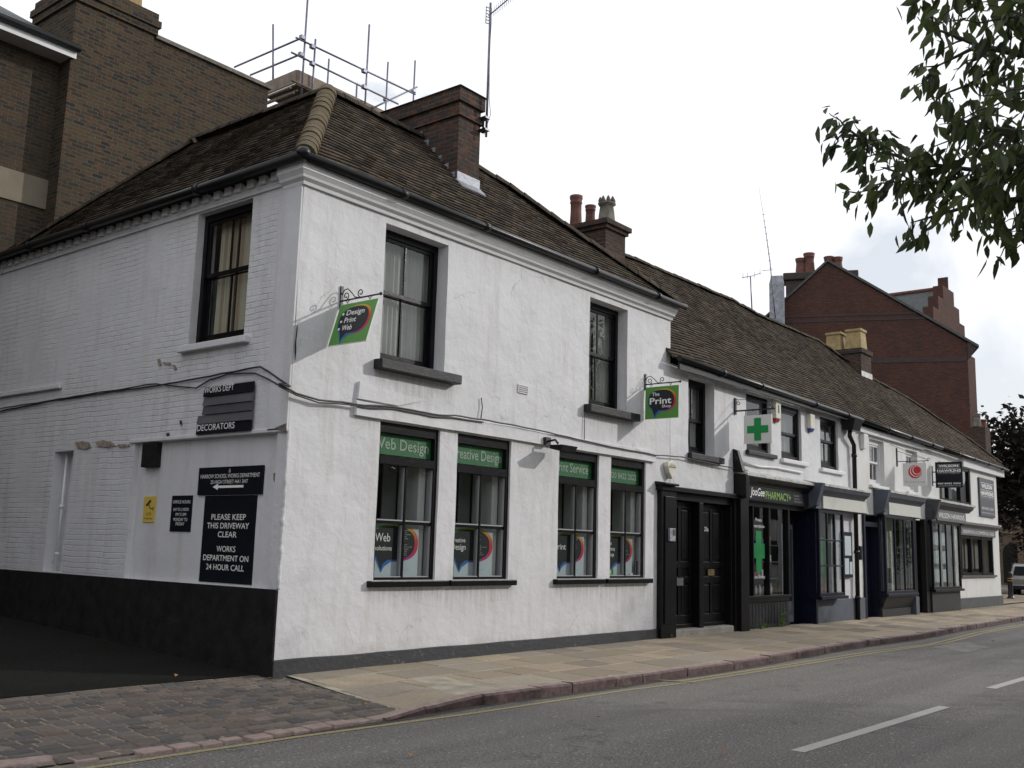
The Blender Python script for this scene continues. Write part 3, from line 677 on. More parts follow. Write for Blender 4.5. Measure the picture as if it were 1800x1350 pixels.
YC = [(0.345,0.285,0.205), (0.28,0.235,0.175), (0.32,0.265,0.195), (0.25,0.215,0.17), (0.37,0.30,0.225), (0.29,0.25,0.20)]
ROWS = [(0.0,.27),(.27,.50),(.50,.76),(.76,.975)]
for ri, (t0, t1) in enumerate(ROWS):
    x = (.02,.10,.18,.23)[ri]
    while x < 45:
        ln = rk.choice((.55,.7,.9,1.05,.8)) if x > .9 else rk.uniform(.8,1.0); a, b = x+.007, x+ln-.007
        def Y(xx, t): return (kerb_y(xx)+.165)*(1-t)+.10*t
        f = rk.uniform(.85,1.15); g.c = tuple(q_*f for q_ in rk.choice(YC)); jz = [rk.uniform(-.003,.004) for _ in range(4)]; tt = .006
        Q = [(a,t0+tt),(b,t0+tt),(b,t1-tt),(a,t1-tt)]; e = .010; E_ = [(e,e),(-e,e),(-e,-e),(e,-e)]
        i = g.add([Vector((q[0],Y(*q),pz(*q)-.009)) for q in Q]+[Vector((q[0]+w_[0],Y(*q)+w_[1],pz(*q)+j_+.001)) for q, w_, j_ in zip(Q, E_, jz)])
        g.face([i+4,i+5,i+6,i+7])
        for k in range(4): g.face([i+k,i+(k+1)%4,i+4+(k+1)%4,i+4+k])
        x += ln
x = 32.0
while x < 44:
    y = .2
    while y < 8:
        f = rk.uniform(.8,1.05); g.c = tuple(q_*f for q_ in rk.choice(YC)); g.poly([(x,y,.012),(x+.88,y,.012),(x+.88,y+.58,.012),(x,y+.58,.012)]); y += .6
    x += .9
struct(g.build('pavement', [M['mortar'], M['slabstone']]))
# kerb stones, each with its own length and tilt
g = MB(); x = -0.45; rk = random.Random(4)
while x < 45:
    ln = rk.choice((0.9, 0.6, 1.1, 0.85, 1.3)); x1 = x+ln; t0, t1 = kerb_z(x)+rk.uniform(-0.006,0.008), kerb_z(x1)+rk.uniform(-0.006,0.008)
    oy = rk.uniform(-0.012, 0.012); ya_, yb_ = kerb_y(x)+oy, kerb_y(x1)+oy; e = 0.006; nx = 6
    for k in range(nx):
        f0, f1 = k/nx, (k+1)/nx; A, B = x+e+(ln-2*e)*f0, x+e+(ln-2*e)*f1
        q = [ (A, ya_+(yb_-ya_)*f0, t0+(t1-t0)*f0), (B, ya_+(yb_-ya_)*f1, t0+(t1-t0)*f1) ]
        j = [0.014*noise.noise(Vector((p[0]*5, 1, 0))) for p in q]
        bev = 0.022
        P = []
        for (px, py, pz), jj in zip(q, j):
            P.append([(px, py+0.17, pz), (px, py+bev, pz+jj*0.3), (px, py-0.004+jj, pz-bev), (px, py+0.010-jj, -0.20)])
        for s_ in range(3):
            g.m = 0 if s_ == 0 else 1
            g.s = False
            g.poly([P[0][s_], P[1][s_], P[1][s_+1], P[0][s_+1]])
    g.m = 1; g.poly([(x+e, ya_, t0-0.01), (x+e, ya_+0.17, t0), (x+e, ya_+0.17, -0.2), (x+e, ya_, -0.2)]); g.poly([(x1-e, yb_, t1-0.01), (x1-e, yb_+0.17, t1), (x1-e, yb_+0.17, -0.2), (x1-e, yb_, -0.2)])
    x = x1
g.m = 1; g.poly([(-0.45,-2.12,-0.17),(45,-1.85,-0.12),(45,-1.80,-0.3),(-0.45,-2.1,-0.3)])
struct(g.build('kerb', [M['kerb_top'], M['kerb_face']]))
# raised kerbstone at the far side of the driveway
g = MB(); g.hexa([(-8.0,-2.05,-0.3),(-3.5,-2.10,-0.3),(-3.48,-1.88,-0.3),(-8.0,-1.80,-0.3)], [(-8.0,-2.02,-0.01),(-3.62,-2.08,-0.115),(-3.52,-1.92,-0.105),(-8.0,-1.84,-0.0)])
struct(g.build('kerb', [M['kerb_top']], bevel=0.03))
g = MB(); rk = random.Random(8); x = -3.48
while x < -0.45:
    ln = rk.uniform(0.20, 0.30); y = -2.30+0.03*(x+2) - rk.uniform(-0.015,0.015) + (0.2 if x < -3 else 0.08 if x < -2.2 else 0)
    z = -0.135+rk.uniform(-0.006,0.006); g.hexa([(x+.006,y,-.25),(x+ln-.006,y,-.25),(x+ln-.006,y+.17,-.25),(x+.006,y+.17,-.25)], [(x+.018,y+.012,z),(x+ln-.018,y+.012,z),(x+ln-.01,y+.17,z+.005),(x+.01,y+.17,z+.005)]); x += ln
struct(g.build('kerb', M['kerb_top'], bevel=0.01))
# driveway: granite setts then asphalt climbing beside the wall
def dz(y):
    if y < -2.2: return -0.17
    return -0.135+(0.125)*(y+2.2)/2.5 if y < 0.3 else -0.010+0.043*(y-0.3)
g = MB(); xs = [-40+k*1.0 for k in range(38)]+[-2.0,-1.5,-1.0,-0.5,-0.1,0.24]; ys = [-2.34,-1.7,-1.2,-0.7,-0.2,0.3]
for a, b in zip(xs, xs[1:]):
    for c, d in zip(ys, ys[1:]):
        sl_ = lambda x, y: x-(0.30*(0.3-y)/2.5 if x > 0.2 else 0)
        Z = lambda x, y: dz(y)+0.010*noise.noise(Vector((x*.8, y*.8, 0)))
        g.poly([(sl_(a,c),c,Z(a,c)),(sl_(b,c),c,Z(b,c)),(sl_(b,d),d,Z(b,d)),(sl_(a,d),d,Z(a,d))])
so_ = g
def dz2(x, y): return dz(y)+0.010*noise.noise(Vector((x*.8, y*.8, 0)))
so_.v = [v-Vector((0,0,.007)) for v in so_.v]; so_.m = 1
rk = random.Random(77); yy = -2.13; ri = 0
SC = [(0.150,0.125,0.110), (0.115,0.104,0.098), (0.13,0.112,0.100), (0.145,0.115,0.098), (0.105,0.098,0.096), (0.165,0.138,0.118)]
while yy < 0.26:
    rh = rk.uniform(.120,.145); x = -13.0+rk.random()*.3
    while x < 0.30:
        ln = rk.uniform(.17,.28) if ri % 5 else rk.uniform(.13,.18)
        lim = 0.27-0.30*(0.3-yy)/2.5
        a, b = x+.006, min(x+ln-.006, lim)
        if b-a > .05:
            c, d = yy+.006, min(yy+rh-.006, .29); f_ = rk.uniform(.8,1.2); so_.c = tuple(q_*f_ for q_ in rk.choice(SC)); j = [rk.uniform(-.003,.006) for _ in range(4)]; e = .016
            P = [(a,c),(b,c),(b,d),(a,d)]; I = [(a+e,c+e),(b-e,c+e),(b-e,d-e),(a+e,d-e)]
            i = so_.add([Vector((p[0],p[1],dz2(*p)-.012)) for p in P]+[Vector((p[0],p[1],dz2(*p)+jj)) for p, jj in zip(I, j)])
            so_.face([i+4,i+5,i+6,i+7])
            for k in range(4): so_.face([i+k,i+(k+1)%4,i+4+(k+1)%4,i+4+k])
        x += ln
    yy += rh; ri += 1
struct(so_.build('sett_paving', [M['sett_joint'], M['sett']]))
g = MB()
for a, b in zip(xs, xs[1:]):
    for c, d in ((0.3,2),(2,4),(4,7),(7,12),(12,20)):
        g.poly([(a,c,dz(c)),(min(b,0.1),c,dz(c)),(min(b,0.1),d,dz(d)),(a,d,dz(d))])
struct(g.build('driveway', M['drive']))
# near pavement behind the camera
g = MB(); g.poly([(-60,-13,-0.06),(130,-13,-0.06),(130,-9.9,-0.06),(-60,-9.9,-0.06)]); g.poly([(-60,-9.9,-0.06),(130,-9.9,-0.06),(130,-9.75,-0.07),(-60,-9.75,-0.07)]); g.poly([(-60,-9.75,-0.07),(130,-9.75,-0.07),(130,-9.75,-0.2),(-60,-9.75,-0.2)])
struct(g.build('pavement', M['slabs']))

# ================================================================== THE PRINT SHOP HOUSE ON THE CORNER
B1 = thing('corner_house', (4.4, 3.5, 0), 'white painted corner house with hipped tile roof and black sashes, nearest the driveway', 'house')
UW = [(1.40, 2.62, 3.86, 5.70), (6.13, 7.30, 3.87, 5.70)]
GW = [(1.47, 2.60, 1.05, 3.07), (2.96, 4.15, 1.05, 3.07), (5.35, 6.47, 1.05, 3.07), (6.83, 7.94, 1.05, 3.07)]
wb = wall(FRONT, 0, 8.77, -0.25, 6.0, UW+GW)
wb.m = 0
wall(SIDE, -9.2, 0, -0.25, 6.0, [(-2.20, -1.0, 4.02, 5.84), (-3.28, -0.20, 0.95, 2.77, 0.07, True), (-5.50, -4.93, 0.97, 2.74, 0.22, True)], mb=wb)
nf = 0
# painted brick belongs to the side wall: choose material by where the face lies
for k, p in enumerate(wb.p):
    c = sum((wb.v[i] for i in p), Vector())/len(p)
    if c.x < 0.03 and c.y > 0.35 and not (0.1 < c.y < 3.30 and c.z < 2.80 and c.z > 0.9): wb.mi[k] = 1
    elif c.x < 0.10 and c.y > 0.1: wb.mi[k] = 2
wb.f = FRONT
wb.box(8.77, 8.80, -3.3, -0.01, 4.5, 6.0)
wb.build('wall', [M['stucco'], M['paint_brick'], M['stucco_plain']], B1, fix=False)
q = MB(); q.box(0.3, 8.7, 3.15, 3.2, 0, 6.05); q.box(0.3, 8.7, 0.3, 3.2, 3.3, 3.4); q.box(0.3, 8.7, 0.3, 3.2, 0.0, 0.05); q.box(0.3, 8.7, 0.3, 3.2, 6.02, 6.07); q.box(4.7,4.8,0.32,3.15,0.05,6.0)
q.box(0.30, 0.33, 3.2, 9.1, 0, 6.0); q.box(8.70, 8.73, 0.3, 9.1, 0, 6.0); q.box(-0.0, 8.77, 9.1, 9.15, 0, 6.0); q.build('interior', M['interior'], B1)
# black plinth along the driveway, thin one along the street
q = MB(SIDE); q.box(-9.2, 0.012, 0.008, 0.045, -0.25, 0.955); q.build('plinth', M['black_wall'], B1, bevel=0.01)
q = MB(FRONT); n = 30
for k in range(n):
    a, b = -0.03+8.35*k/n, -0.03+8.35*(k+1)/n; za, zb = [0.160+0.012*noise.noise(Vector((t*1.3, 0, 0))) for t in (a, b)]
    q.hexa([(a,0.005,-0.25),(b,0.005,-0.25),(b,0.04,-0.25),(a,0.04,-0.25)], [(a,0.005,za+.01),(b,0.005,zb+.01),(b,0.034,zb),(a,0.034,za)])
q.build('plinth', M['plinth'], B1)
# cornice with return, pilaster strip, dentils and band on the side
prof = [(0,5.80),(0.035,5.80),(0.045,5.84),(0.09,5.87),(0.10,5.90),(0.13,5.935),(0.145,5.95),(0.15,6.15),(0,6.15)]
q = MB(FRONT); q.extr(prof, 0, 8.80, 1, 0); q.f = SIDE; q.extr(prof, -0.36, 0, 0, 1); q.build('cornice', M['white_trim'], B1)
q = MB(SIDE); q.box(-0.36, -0.002, 0.004, 0.030, 2.80, 5.80); q.build('corner_pilaster', M['stucco_plain'], B1)
q = MB(SIDE); q.box(-9.2, -0.36, 0.0, 0.030, 5.86, 5.945); q.box(-9.2, -0.36, 0.0, 0.018, 5.945, 6.02); q.build('band', M['paint_brick'], B1)
rk = random.Random(5)
for k in range(36):
    u = -0.52-k*0.242+rk.uniform(-0.012,0.012); q = MB(SIDE); z = rk.uniform(-0.006,0.006)
    q.box(u-0.062, u+0.062, 0.0, 0.075, 5.945+z, 6.055+z); q.build('dentil', M['stucco_plain'], B1, bevel=0.006)
q = MB(SIDE); q.box(-9.3, -5.46, 0.0, 0.06, 3.70, 3.775); q.build('ledge', M['paint_brick'], B1, bevel=0.015)
# raised plaster lintel band over the shop windows
q = MB(FRONT); n = 26
for k in range(n):
    a, b = 1.0+7.2*k/n, 1.0+7.2*(k+1)/n; f = lambda t: 0.018*noise.noise(Vector((t*1.1, 3, 0)))
    q.hexa([(a,0,3.09+f(a)*.5),(b,0,3.09+f(b)*.5),(b,.055,3.09+f(b)*.5),(a,.055,3.09+f(a)*.5)], [(a,0,3.29+f(a)),(b,0,3.29+f(b)),(b,.05,3.27+f(b)),(a,.05,3.27+f(a))])
q.hexa([(1.02,0,3.30),(1.75,0,3.30),(1.75,.03,3.30),(1.02,.05,3.30)], [(1.04,0,3.52),(2.3,0,3.45),(2.2,.004,3.42),(1.04,.045,3.52)])
q.build('lintel_band', M['stucco'], B1)
q = MB(SIDE); q.box(-3.4, 0.0, 0.0, 0.03, 2.775, 2.83); q.build('lintel_band', M['stucco'], B1, bevel=0.012)
REC_ = Frame((.07,0,0), (0,-1,0), (-1,0,0), (0,0,1))
# windows
sash(B1, FRONT, *UW[0], rec=0.20, curtain=[(1.47,2.08,'curtain'),(2.12,2.62,'curtain')], sill=(1.30,2.84,3.855,0.13,0.15,'sill_black'), rail=4.82, label='tall black sash window with pale curtains')
sash(B1, FRONT, *UW[1], rec=0.20, curtain=[(6.2,6.7,'curtain'),(6.78,7.28,'curtain')], sill=(6.0,7.52,3.865,0.13,0.15,'sill_black'), rail=4.80, label='black sash window with one pale curtain')
sash(B1, SIDE, -2.20, -1.0, 4.02, 5.84, rec=0.11, curtain=[(-2.05,-1.66,'curtain_stripe'),(-1.60,-1.02,'curtain_stripe')], sill=(-2.33,-0.86,4.02,0.09,0.09,'stucco_plain'), rail=4.97, label='black sash window with striped brown curtains facing the driveway')
TX = ['Web Design', 'Creative Design', 'Print Service', '020 8422 2022']
for gi, (u0, u1, z0, z1) in enumerate(GW):
    mb = MB(FRONT); a, b = -0.13, -0.035; fw = 0.065
    mb.box(u0,u0+fw*.7,a,b,z0,z1); mb.box(u1-fw,u1,a,b,z0,z1); e = 0.002
    mb.box(u0+fw*.7,u1-fw,a,b-e,z1-0.13,z1); mb.box(u0+fw*.7,u1-fw,a,b+0.01,2.53,2.64); mb.box(u0+fw*.7,u1-fw,a,b-e,z0,z0+0.035)
    um = (u0+u1)/2-0.01; p0, p1 = u0+fw*.7, u1-fw
    mb.box(um-0.016,um+0.016,a+0.02,b-0.012,z0+0.035,2.53); mb.box(p0,um-0.022,a+0.03,b-0.02,1.765,1.805); mb.box(um+0.022,p1,a+0.03,b-0.02,1.765,1.805)
    wn = mb.build('window', M['black'], B1)
    q = MB(FRONT)
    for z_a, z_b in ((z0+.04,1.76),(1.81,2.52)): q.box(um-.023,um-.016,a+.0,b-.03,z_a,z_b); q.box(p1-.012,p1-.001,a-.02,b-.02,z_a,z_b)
    for x0, x1 in ((p0,um-.03),(um+.016,p1-.02)): q.box(x0,x1,a+.03,b-.016,1.805,1.822); q.box(x0,x1,a+.03,b-.008,z0+.035,z0+.048)  # pale strips above the rails put a sunlit sash edge into the colour
    q.build('inner_bar_and_sunlit_edge', M['txt_grey'], wn)
    gl = MB(FRONT)
    for x0, x1, y0, y1 in ((p0,p1,2.64,z1-.13),(p0,um-.02,1.8,2.53),(um+.02,p1,1.8,2.53),(p0,um-.02,z0+.03,1.77),(um+.02,p1,z0+.03,1.77)): gl.poly([(x0,-0.085,y0),(x1,-0.085,y0),(x1,-0.085,y1),(x0,-0.085,y1)])
    gl.build('pane', M['glass'], wn)
    s = MB(FRONT); s0, s1 = ((1.36,2.80),(2.84,4.27),(5.26,6.60),(6.66,8.08))[gi]; s.box(s0,s1,-0.14,0.085,0.965,1.045); s.build('sill', M['black'], wn, bevel=0.008)
    v = MB(FRONT); v.box(p0+.03,p1-.0,-0.115,-0.110,2.66,2.93); v.build('vinyl_panel', M['win_green'], wn)
    text(TX[gi], FRONT, (p0+p1)/2-(.05 if gi < 3 else 0), 2.735, -0.106, M['txt_soft'], wn, h=0.15 if gi != 3 else 0.10, maxw=(p1-p0)*(1.12 if gi < 2 else 1.0)-.1, bold=0.008)
    pd = -0.135
    s = MB(FRONT); s.box(p0-.02,p1-0.14,pd-0.008,pd,1.06,1.80); s.build('poster', M['poster'], wn)
    bubble(FRONT, p0+0.0, p1-0.19, 1.30, 1.745, pd+0.003, wn, clipu=(p0-0.01, p1-0.145))
    t1 = [('Web',1.54,0.11,0.27),('solutions',1.425,0.062,0.30)], [('creative',1.56,0.065,0.28),('Design',1.455,0.085,0.29)], [('Print',1.50,0.095,0.30)], [('The',1.60,0.06,0.14),('Print',1.50,0.07,0.24),('Shop',1.41,0.065,0.22)]
    for tt, zz, hh, ww in t1[gi]: text(tt, FRONT, p0+0.075+ww/2-(0.03 if gi else 0), zz, pd+0.012, M['txt_white'], wn, h=hh, width=ww, bold=0.006)
    rows = {0:['website design','artwork','brand integration','hosting','logo design','print','','animation','exhibition specialists','development','marketing','literature','brochures'],
            1:['logo','layout','flyer','catalog','','ads','leaflets','corporate documents','in design','reports','marketing','catalog layouts'],
            2:['business cards','letterheads','leaflets','posters','booklets','banners','invitations','stickers','flyers','forms'], 3:['25 High Street','Harrow on the Hill']}[gi]
    for r_, rr in enumerate(rows):
        if rr: text(rr, FRONT, um+0.06, 1.685-r_*0.027 if gi < 3 else 1.50-r_*0.06, pd+0.012, M['txt_soft'], wn, h=0.016, align='l', maxw=0.24)
    text('design  print  web', FRONT, um+0.12, 1.175, pd+0.012, M['txt_grey'], wn, h=0.016)
    s = MB(FRONT); s.box(p1-.15,p1-.02,-0.55,-0.17,1.06,3.0); s.build('inner_reveal', M['cream'], wn)
    s = MB(FRONT); s.box(p1-.42,p1-.16,-0.60,-0.58,1.7,3.0); s.build('blind', M['blind'], wn)
    if gi == 3:
        s = MB(FRONT); s.box(p0+.01,p0+.22,-0.105,-0.10,1.09,1.20); s.build('sticker', M['sign_green'], wn)
        s = MB(FRONT); s.box(p0+.09,p0+.14,-0.099,-0.097,1.11,1.18); s.build('sticker', M['paper'], wn)
        s = MB(FRONT); s.box(p1-.11,p1-.015,-0.105,-0.10,1.08,1.34); s.build('notice', M['charcoal'], wn)
        s = MB(FRONT); s.box(p1-.25,p1-.17,-0.105,-0.10,1.06,1.13); s.build('notice', M['paper'], wn)
# roof
sl1 = 1.11; L1 = math.hypot(1.71, 1.90)
RF = MB(); tile_slope(RF, (0,-0.17,6.085), (1,0,0), (0,1.71,1.90), [(-0.17,0),(8.86,0),(4.35,L1*0.985),(1.54,L1)], seed=1, sag=0.045, bright=1.0)
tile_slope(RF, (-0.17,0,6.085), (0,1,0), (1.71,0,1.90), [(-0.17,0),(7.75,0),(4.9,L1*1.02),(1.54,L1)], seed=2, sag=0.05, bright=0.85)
RF.c = (0.04,0.035,0.03)
RF.poly([(8.86,-.17,6.085),(8.86,3.3,6.085),(4.35,1.55,7.95)]); RF.poly([(1.54,1.54,7.985),(4.35,1.55,7.95),(8.86,3.3,6.085),(3.3,3.3,6.085)]); RF.poly([(1.54,1.54,7.985),(3.3,3.3,6.085),(3.3,7.75,6.085),(1.54,4.9,8.02)]); RF.poly([(-.17,7.75,6.085),(3.3,7.75,6.085),(1.54,4.9,8.02)])
RF.poly([(-.17,7.75,6.07),(-.17,9.2,6.07),(3.3,9.2,6.07),(3.3,7.75,6.07)])
rf = RF.build('roof', M['tile'], B1)
q = MB(); ridge_tiles(q, [(-0.12,-0.12,6.14),(0.7,0.7,7.02),(1.54,1.54,8.02)], r=0.135, flare=0.012, seg=.22, seed=9); q.build('hip_tiles', M['hip'], rf, fix=False)
q = MB(); ridge_tiles(q, [(1.54,1.54,8.03),(2.6,1.54,7.99),(4.3,1.56,7.97),(5.3,1.18,7.62),(6.6,0.66,7.03),(7.6,0.28,6.60),(8.80,-0.16,6.12)], r=0.10, flare=0.012); ridge_tiles(q, [(1.54,1.54,8.03),(1.54,3.2,8.05),(1.54,4.9,8.06)], r=0.10, flare=0.012); ridge_tiles(q, [(1.54,4.9,8.04),(0.68,6.3,7.04),(-0.12,7.65,6.12)], r=0.09, flare=0.0); q.build('ridge_tiles', M['ridge'], rf, fix=False)
q = MB(); gutter(q, [(-0.22,-0.22,6.075),(4,-0.23,6.07),(8.95,-0.23,6.06)], r=0.052); gutter(q, [(-0.22,-0.22,6.075),(-0.22,3,6.075),(-0.22,9.2,6.08)], r=0.058)
q.lathe((-0.2,-0.2,6.02), [(0.04,0.02),(0.08,0.04),(0.09,0.10),(0.06,0.14),(0.02,0.15)], 12); q.build('gutter', M['gutter'], B1)
q = MB(SIDE); q.box(-9.2,0.15,0.02,0.20,6.055,6.08); q.f = FRONT; q.box(-0.1,8.85,0.15,0.2,6.03,6.10); q.build('soffit', M['black_wall'], B1)
# chimney
c = MB(); c.box(3.51,4.02,0.72,2.55,6.6,8.16); c.box(3.47,4.06,0.68,2.59,8.16,8.24); c.box(3.51,4.02,0.72,2.55,8.24,8.40); c.box(3.46,4.07,0.67,2.60,8.40,8.62)
ch = c.build('chimney', M['brick_chim'], B1)
c = MB(); c.hexa([(3.42,.63,8.62),(4.11,.63,8.62),(4.11,2.64,8.62),(3.42,2.64,8.62)], [(3.60,.80,8.735),(3.95,.80,8.735),(3.95,2.45,8.735),(3.60,2.45,8.735)]); c.build('chimney_cap', M['stonepot'], ch, bevel=0.012)
c = MB(); c.box(3.50,4.03,0.70,0.717,7.0,7.24); c.hexa([(3.48,.58,6.95),(4.05,.58,6.95),(4.05,.74,7.10),(3.48,.74,7.10)],[(3.48,.57,6.97),(4.05,.57,6.97),(4.05,.73,7.13),(3.48,.73,7.13)])
for k in range(6): y = 0.75+k*0.15; z = 7.02+k*0.167; c.box(3.492,3.508,y,y+0.15,z,z+0.22)
c.build('flashing', M['lead'], ch)

# ================================================================== PHARMACY AND ITS NEIGHBOURS
ZE = lambda x: 5.05-0.011*(x-8.8)        # height of the eaves
rk = random.Random(91)
def chip(fr, pts, dd, mat='brown_stone', nm='exposed_brick'):
    q = MB(fr); q.prism([(u+rk.uniform(-.008,.008), z+rk.uniform(-.008,.008)) for u, z in pts], dd, dd+.008); q.build(nm, M[mat], B1)
def sidechip(pix, dd, mat='exposed', nm='exposed_brick'): chip(SIDE, [(-S(x,y,-dd).y, S(x,y,-dd).z) for x, y in pix], dd, mat, nm)
M['exposed'] = simple('bare crumbling mortar', (.30,.25,.20), .95, .5, 14, .01, 40)
M['hole'] = simple('dark crack', (.03,.028,.026), .95, .4, 20)
sidechip([(132,777),(146,775),(156,778),(160,785),(150,789),(136,787)], .016); sidechip([(168,778),(182,774),(196,776),(203,783),(192,786),(172,785)], .016); sidechip([(206,782),(226,781),(228,784),(210,786)], .016)
sidechip([(277,632),(281,630),(284,640),(279,642)], .012); sidechip([(286,636),(300,638),(301,642),(288,640)], .012); sidechip([(303,641),(308,642),(311,649),(306,650)], .012)
sidechip([(316,740),(319,739),(320,747),(317,747)], .012, 'hole', 'hole'); sidechip([(293,762),(298,761),(297,768),(294,768)], .012, 'hole', 'hole')
chip(REC_, [(-S(x,y,.06).y, S(x,y,.06).z) for x, y in ((480,833),(486,832),(488,848),(484,851),(481,843))], .003)
chip(FRONT, [(.012,4.05),(.03,4.02),(.018,3.86),(.03,3.72),(.012,3.62),(.004,3.80)], .012, 'hole', 'hole')
chip(SIDE, [(-.20,2.83),(-.01,2.86),(.01,2.80),(-.02,2.77),(-.12,2.79)], .035, 'stonepot', 'broken_plaster')
q = MB(); rk = random.Random(6); nr = 90; P_ = []; R_2 = []
for k in range(nr):
    z = .96+1.86*k/(nr-1); P_.append((.010+.010*noise.noise(Vector((z*6,0,1))), .016+.012*noise.noise(Vector((0,z*7,1))), z)); R_2.append(.017+.016*abs(noise.noise(Vector((z*9,2,2))))+rk.uniform(0,.006))
q.tube(P_, R_2, 9); q.build('corner_render', M['stucco'], B1)
B2 = thing('terrace_house', (13.4, 3, 0), 'white rendered house above the dark pharmacy shopfront and black double doors', 'house')
U2 = [(9.46,10.50,3.38,4.86), (11.90,13.05,3.66,4.86), (13.60,14.70,3.63,4.84), (15.80,16.92,3.59,4.83)]
w2 = wall(FRONT, 8.78, 18.0, -0.25, 4.99, U2+[(8.86,11.22,-0.25,2.57), (11.62,15.02,-0.25,2.60), (15.12,16.35,0.62,2.60)], amp=0.012)
w2.build('wall', M['stucco'], B2, fix=False)
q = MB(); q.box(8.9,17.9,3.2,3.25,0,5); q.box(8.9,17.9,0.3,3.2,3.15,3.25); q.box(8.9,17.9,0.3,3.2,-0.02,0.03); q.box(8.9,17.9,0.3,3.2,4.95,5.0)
for x in (11.35,15.06,17.9): q.box(x,x+.05,0.3,3.2,0,4.95)
q.build('interior', M['interior'], B2)
sash(B2, FRONT, *U2[0], rec=0.20, fw=0.09, sill=(9.42,10.75,3.375,0.12,0.10,'sill_black'), rail=4.05, curtain=[(10.1,10.45,'curtain')])
sash(B2, FRONT, *U2[1], rec=0.06, fw=0.07, sill=(11.86,13.25,3.655,0.09,0.08,'sill_black'), vb=0, rail=4.3)
sash(B2, FRONT, *U2[2], rec=0.06, fw=0.09, sill=(13.56,14.95,3.625,0.09,0.08,'white_trim'), vb=0, rail=4.2, curtain=[(13.7,14.6,'blind')])
sash(B2, FRONT, *U2[3], rec=0.06, fw=0.09, sill=(15.74,17.15,3.585,0.09,0.08,'white_trim'), vb=1, rail=4.25, curtain=[(15.9,16.8,'curtain')])
# door frame: posts, head, cornice
q = MB(FRONT); q.box(8.33,8.86,-0.05,0.10,-0.1,2.62); q.box(8.42,8.78,0.10,0.125,0.25,2.5); q.box(11.20,11.62,-0.05,0.09,-0.1,2.62); q.box(8.28,11.62,-0.05,0.14,2.60,2.69); q.hexa([(8.25,0,2.69),(8.75,0,2.69),(8.75,.22,2.69),(8.25,.22,2.69)],[(8.25,0,2.76),(8.75,0,2.76),(8.75,.22,2.73),(8.25,.22,2.73)])
q.box(8.86,11.20,-0.13,0.02,2.46,2.60); q.box(11.14,11.20,-.31,.03,-.1,2.46); q.box(8.86,8.89,-.31,.03,-.1,2.46); q.box(9.86,10.02,-0.2,0.02,-0.1,2.46); q.build('door_surround', M['black'], B2, bevel=0.01)
q = MB(FRONT); q.hexa([(8.86,-.3,-.2),(11.2,-.3,-.2),(11.2,.06,-.2),(8.86,.06,-.2)],[(8.86,-.3,.14),(11.2,-.3,.14),(11.2,.05,.12),(8.86,.05,.12)]); q.build('step', M['step'], B2, bevel=0.02)
for (a, b, brs, lab) in ((8.88,9.85,False,'glossy black panelled door with silver letter slot beside the grey post'), (10.03,11.18,True,'glossy black panelled door with small white door number')):
    q = MB(FRONT); q.box(a,b,-0.20,-0.15,0.14,2.45); um = (a+b)/2; st = 0.11
    for (x0,x1) in ((a,a+st),(um-.05,um+.05),(b-st,b)): q.box(x0,x1,-0.15,-0.13,0.14,2.45)
    for z0_, z1_ in ((0.14,0.36),(0.94,1.06),(1.22,1.34),(2.33,2.45)):
        for x0, x1 in ((a+st,um-.05),(um+.05,b-st)): q.box(x0,x1,-0.15,-0.1305,z0_,z1_)
    for x0, x1 in ((a+st,um-.05),(um+.05,b-st)):
        for z0_, z1_ in ((.40,.90),(1.38,2.29)): q.box(x0+.04,x1-.04,-.15,-.138,z0_,z1_)
    q.box(a,b,-0.14,-0.09,0.145,0.20)
    dr = q.build('door', M['black'], B2, bevel=0.006); dr['label'] = lab
    q = MB(FRONT)
    if brs: q.box(um-.16,um+.10,-.13,-.115,1.08,1.20)
    else: q.box(um-.12,um+.12,-.13,-.115,0.90,1.04)
    q.build('letter_slot', M['brass'] if brs else M['chrome'], dr)
    q = MB(FRONT); q.tube([(a+.07,-.13,1.07),(a+.07,-.08,1.07)], [0.02,0.032], 12); q.build('door_knob', M['chrome'] if not brs else M['iron'], dr)
    if brs: text('25a', FRONT, um-.22, 1.93, -.12, M['txt_white'], dr, h=.085)
# pharmacy shopfront
x_ = lambda px, y=-0.02: F(px, 1000, y).x
q = MB(FRONT); PA, PB = 11.62, 13.95
q.box(11.30,11.66,-0.05,0.16,-0.15,2.66); q.box(PA+.04,PB,-.12,0.0,0.54,0.64); q.box(PA+.04,PB,-.12,0.05,0.62,0.67)
q.box(11.66,15.05,-.12,.02,2.50,2.62)
for px, wd in ((1303,.06),(1326,.05),(1354,.05),(1389,.10)): X0 = x_(px); q.box(X0-wd/2,X0+wd/2,-.12,.01,0.64,2.5)
q.build('shopfront', M['black'], B2, bevel=0.006)
q = MB(FRONT); q.box(PA,PB,-.14,-.04,-.15,0.54)
for k in range(15): a = PA+.12+k*0.148; q.box(a,a+.125,-.04,-.028,0.08,0.50)
q.box(PA,PB,-.04,-.01,0.00,.08); q.build('stall_riser', M['sill_black'], B2)
gl = MB(FRONT); gl.poly([(PA+.05,-.06,.66),(PB,-.06,.66),(PB,-.06,2.5),(PA+.05,-.06,2.5)])
sf = gl.build('shop_window', M['glass'], B2)
X1, X2 = x_(1328), x_(1352)
q = MB(FRONT); xm = (X1+X2)/2
q.box(xm-.13,xm+.13,-.058,-.055,1.15,2.0); q.box(xm-.28,xm-.131,-.058,-.055,1.43,1.74); q.box(xm+.131,xm+.28,-.058,-.055,1.43,1.74); q.build('green_cross', M['cross_green'], sf)
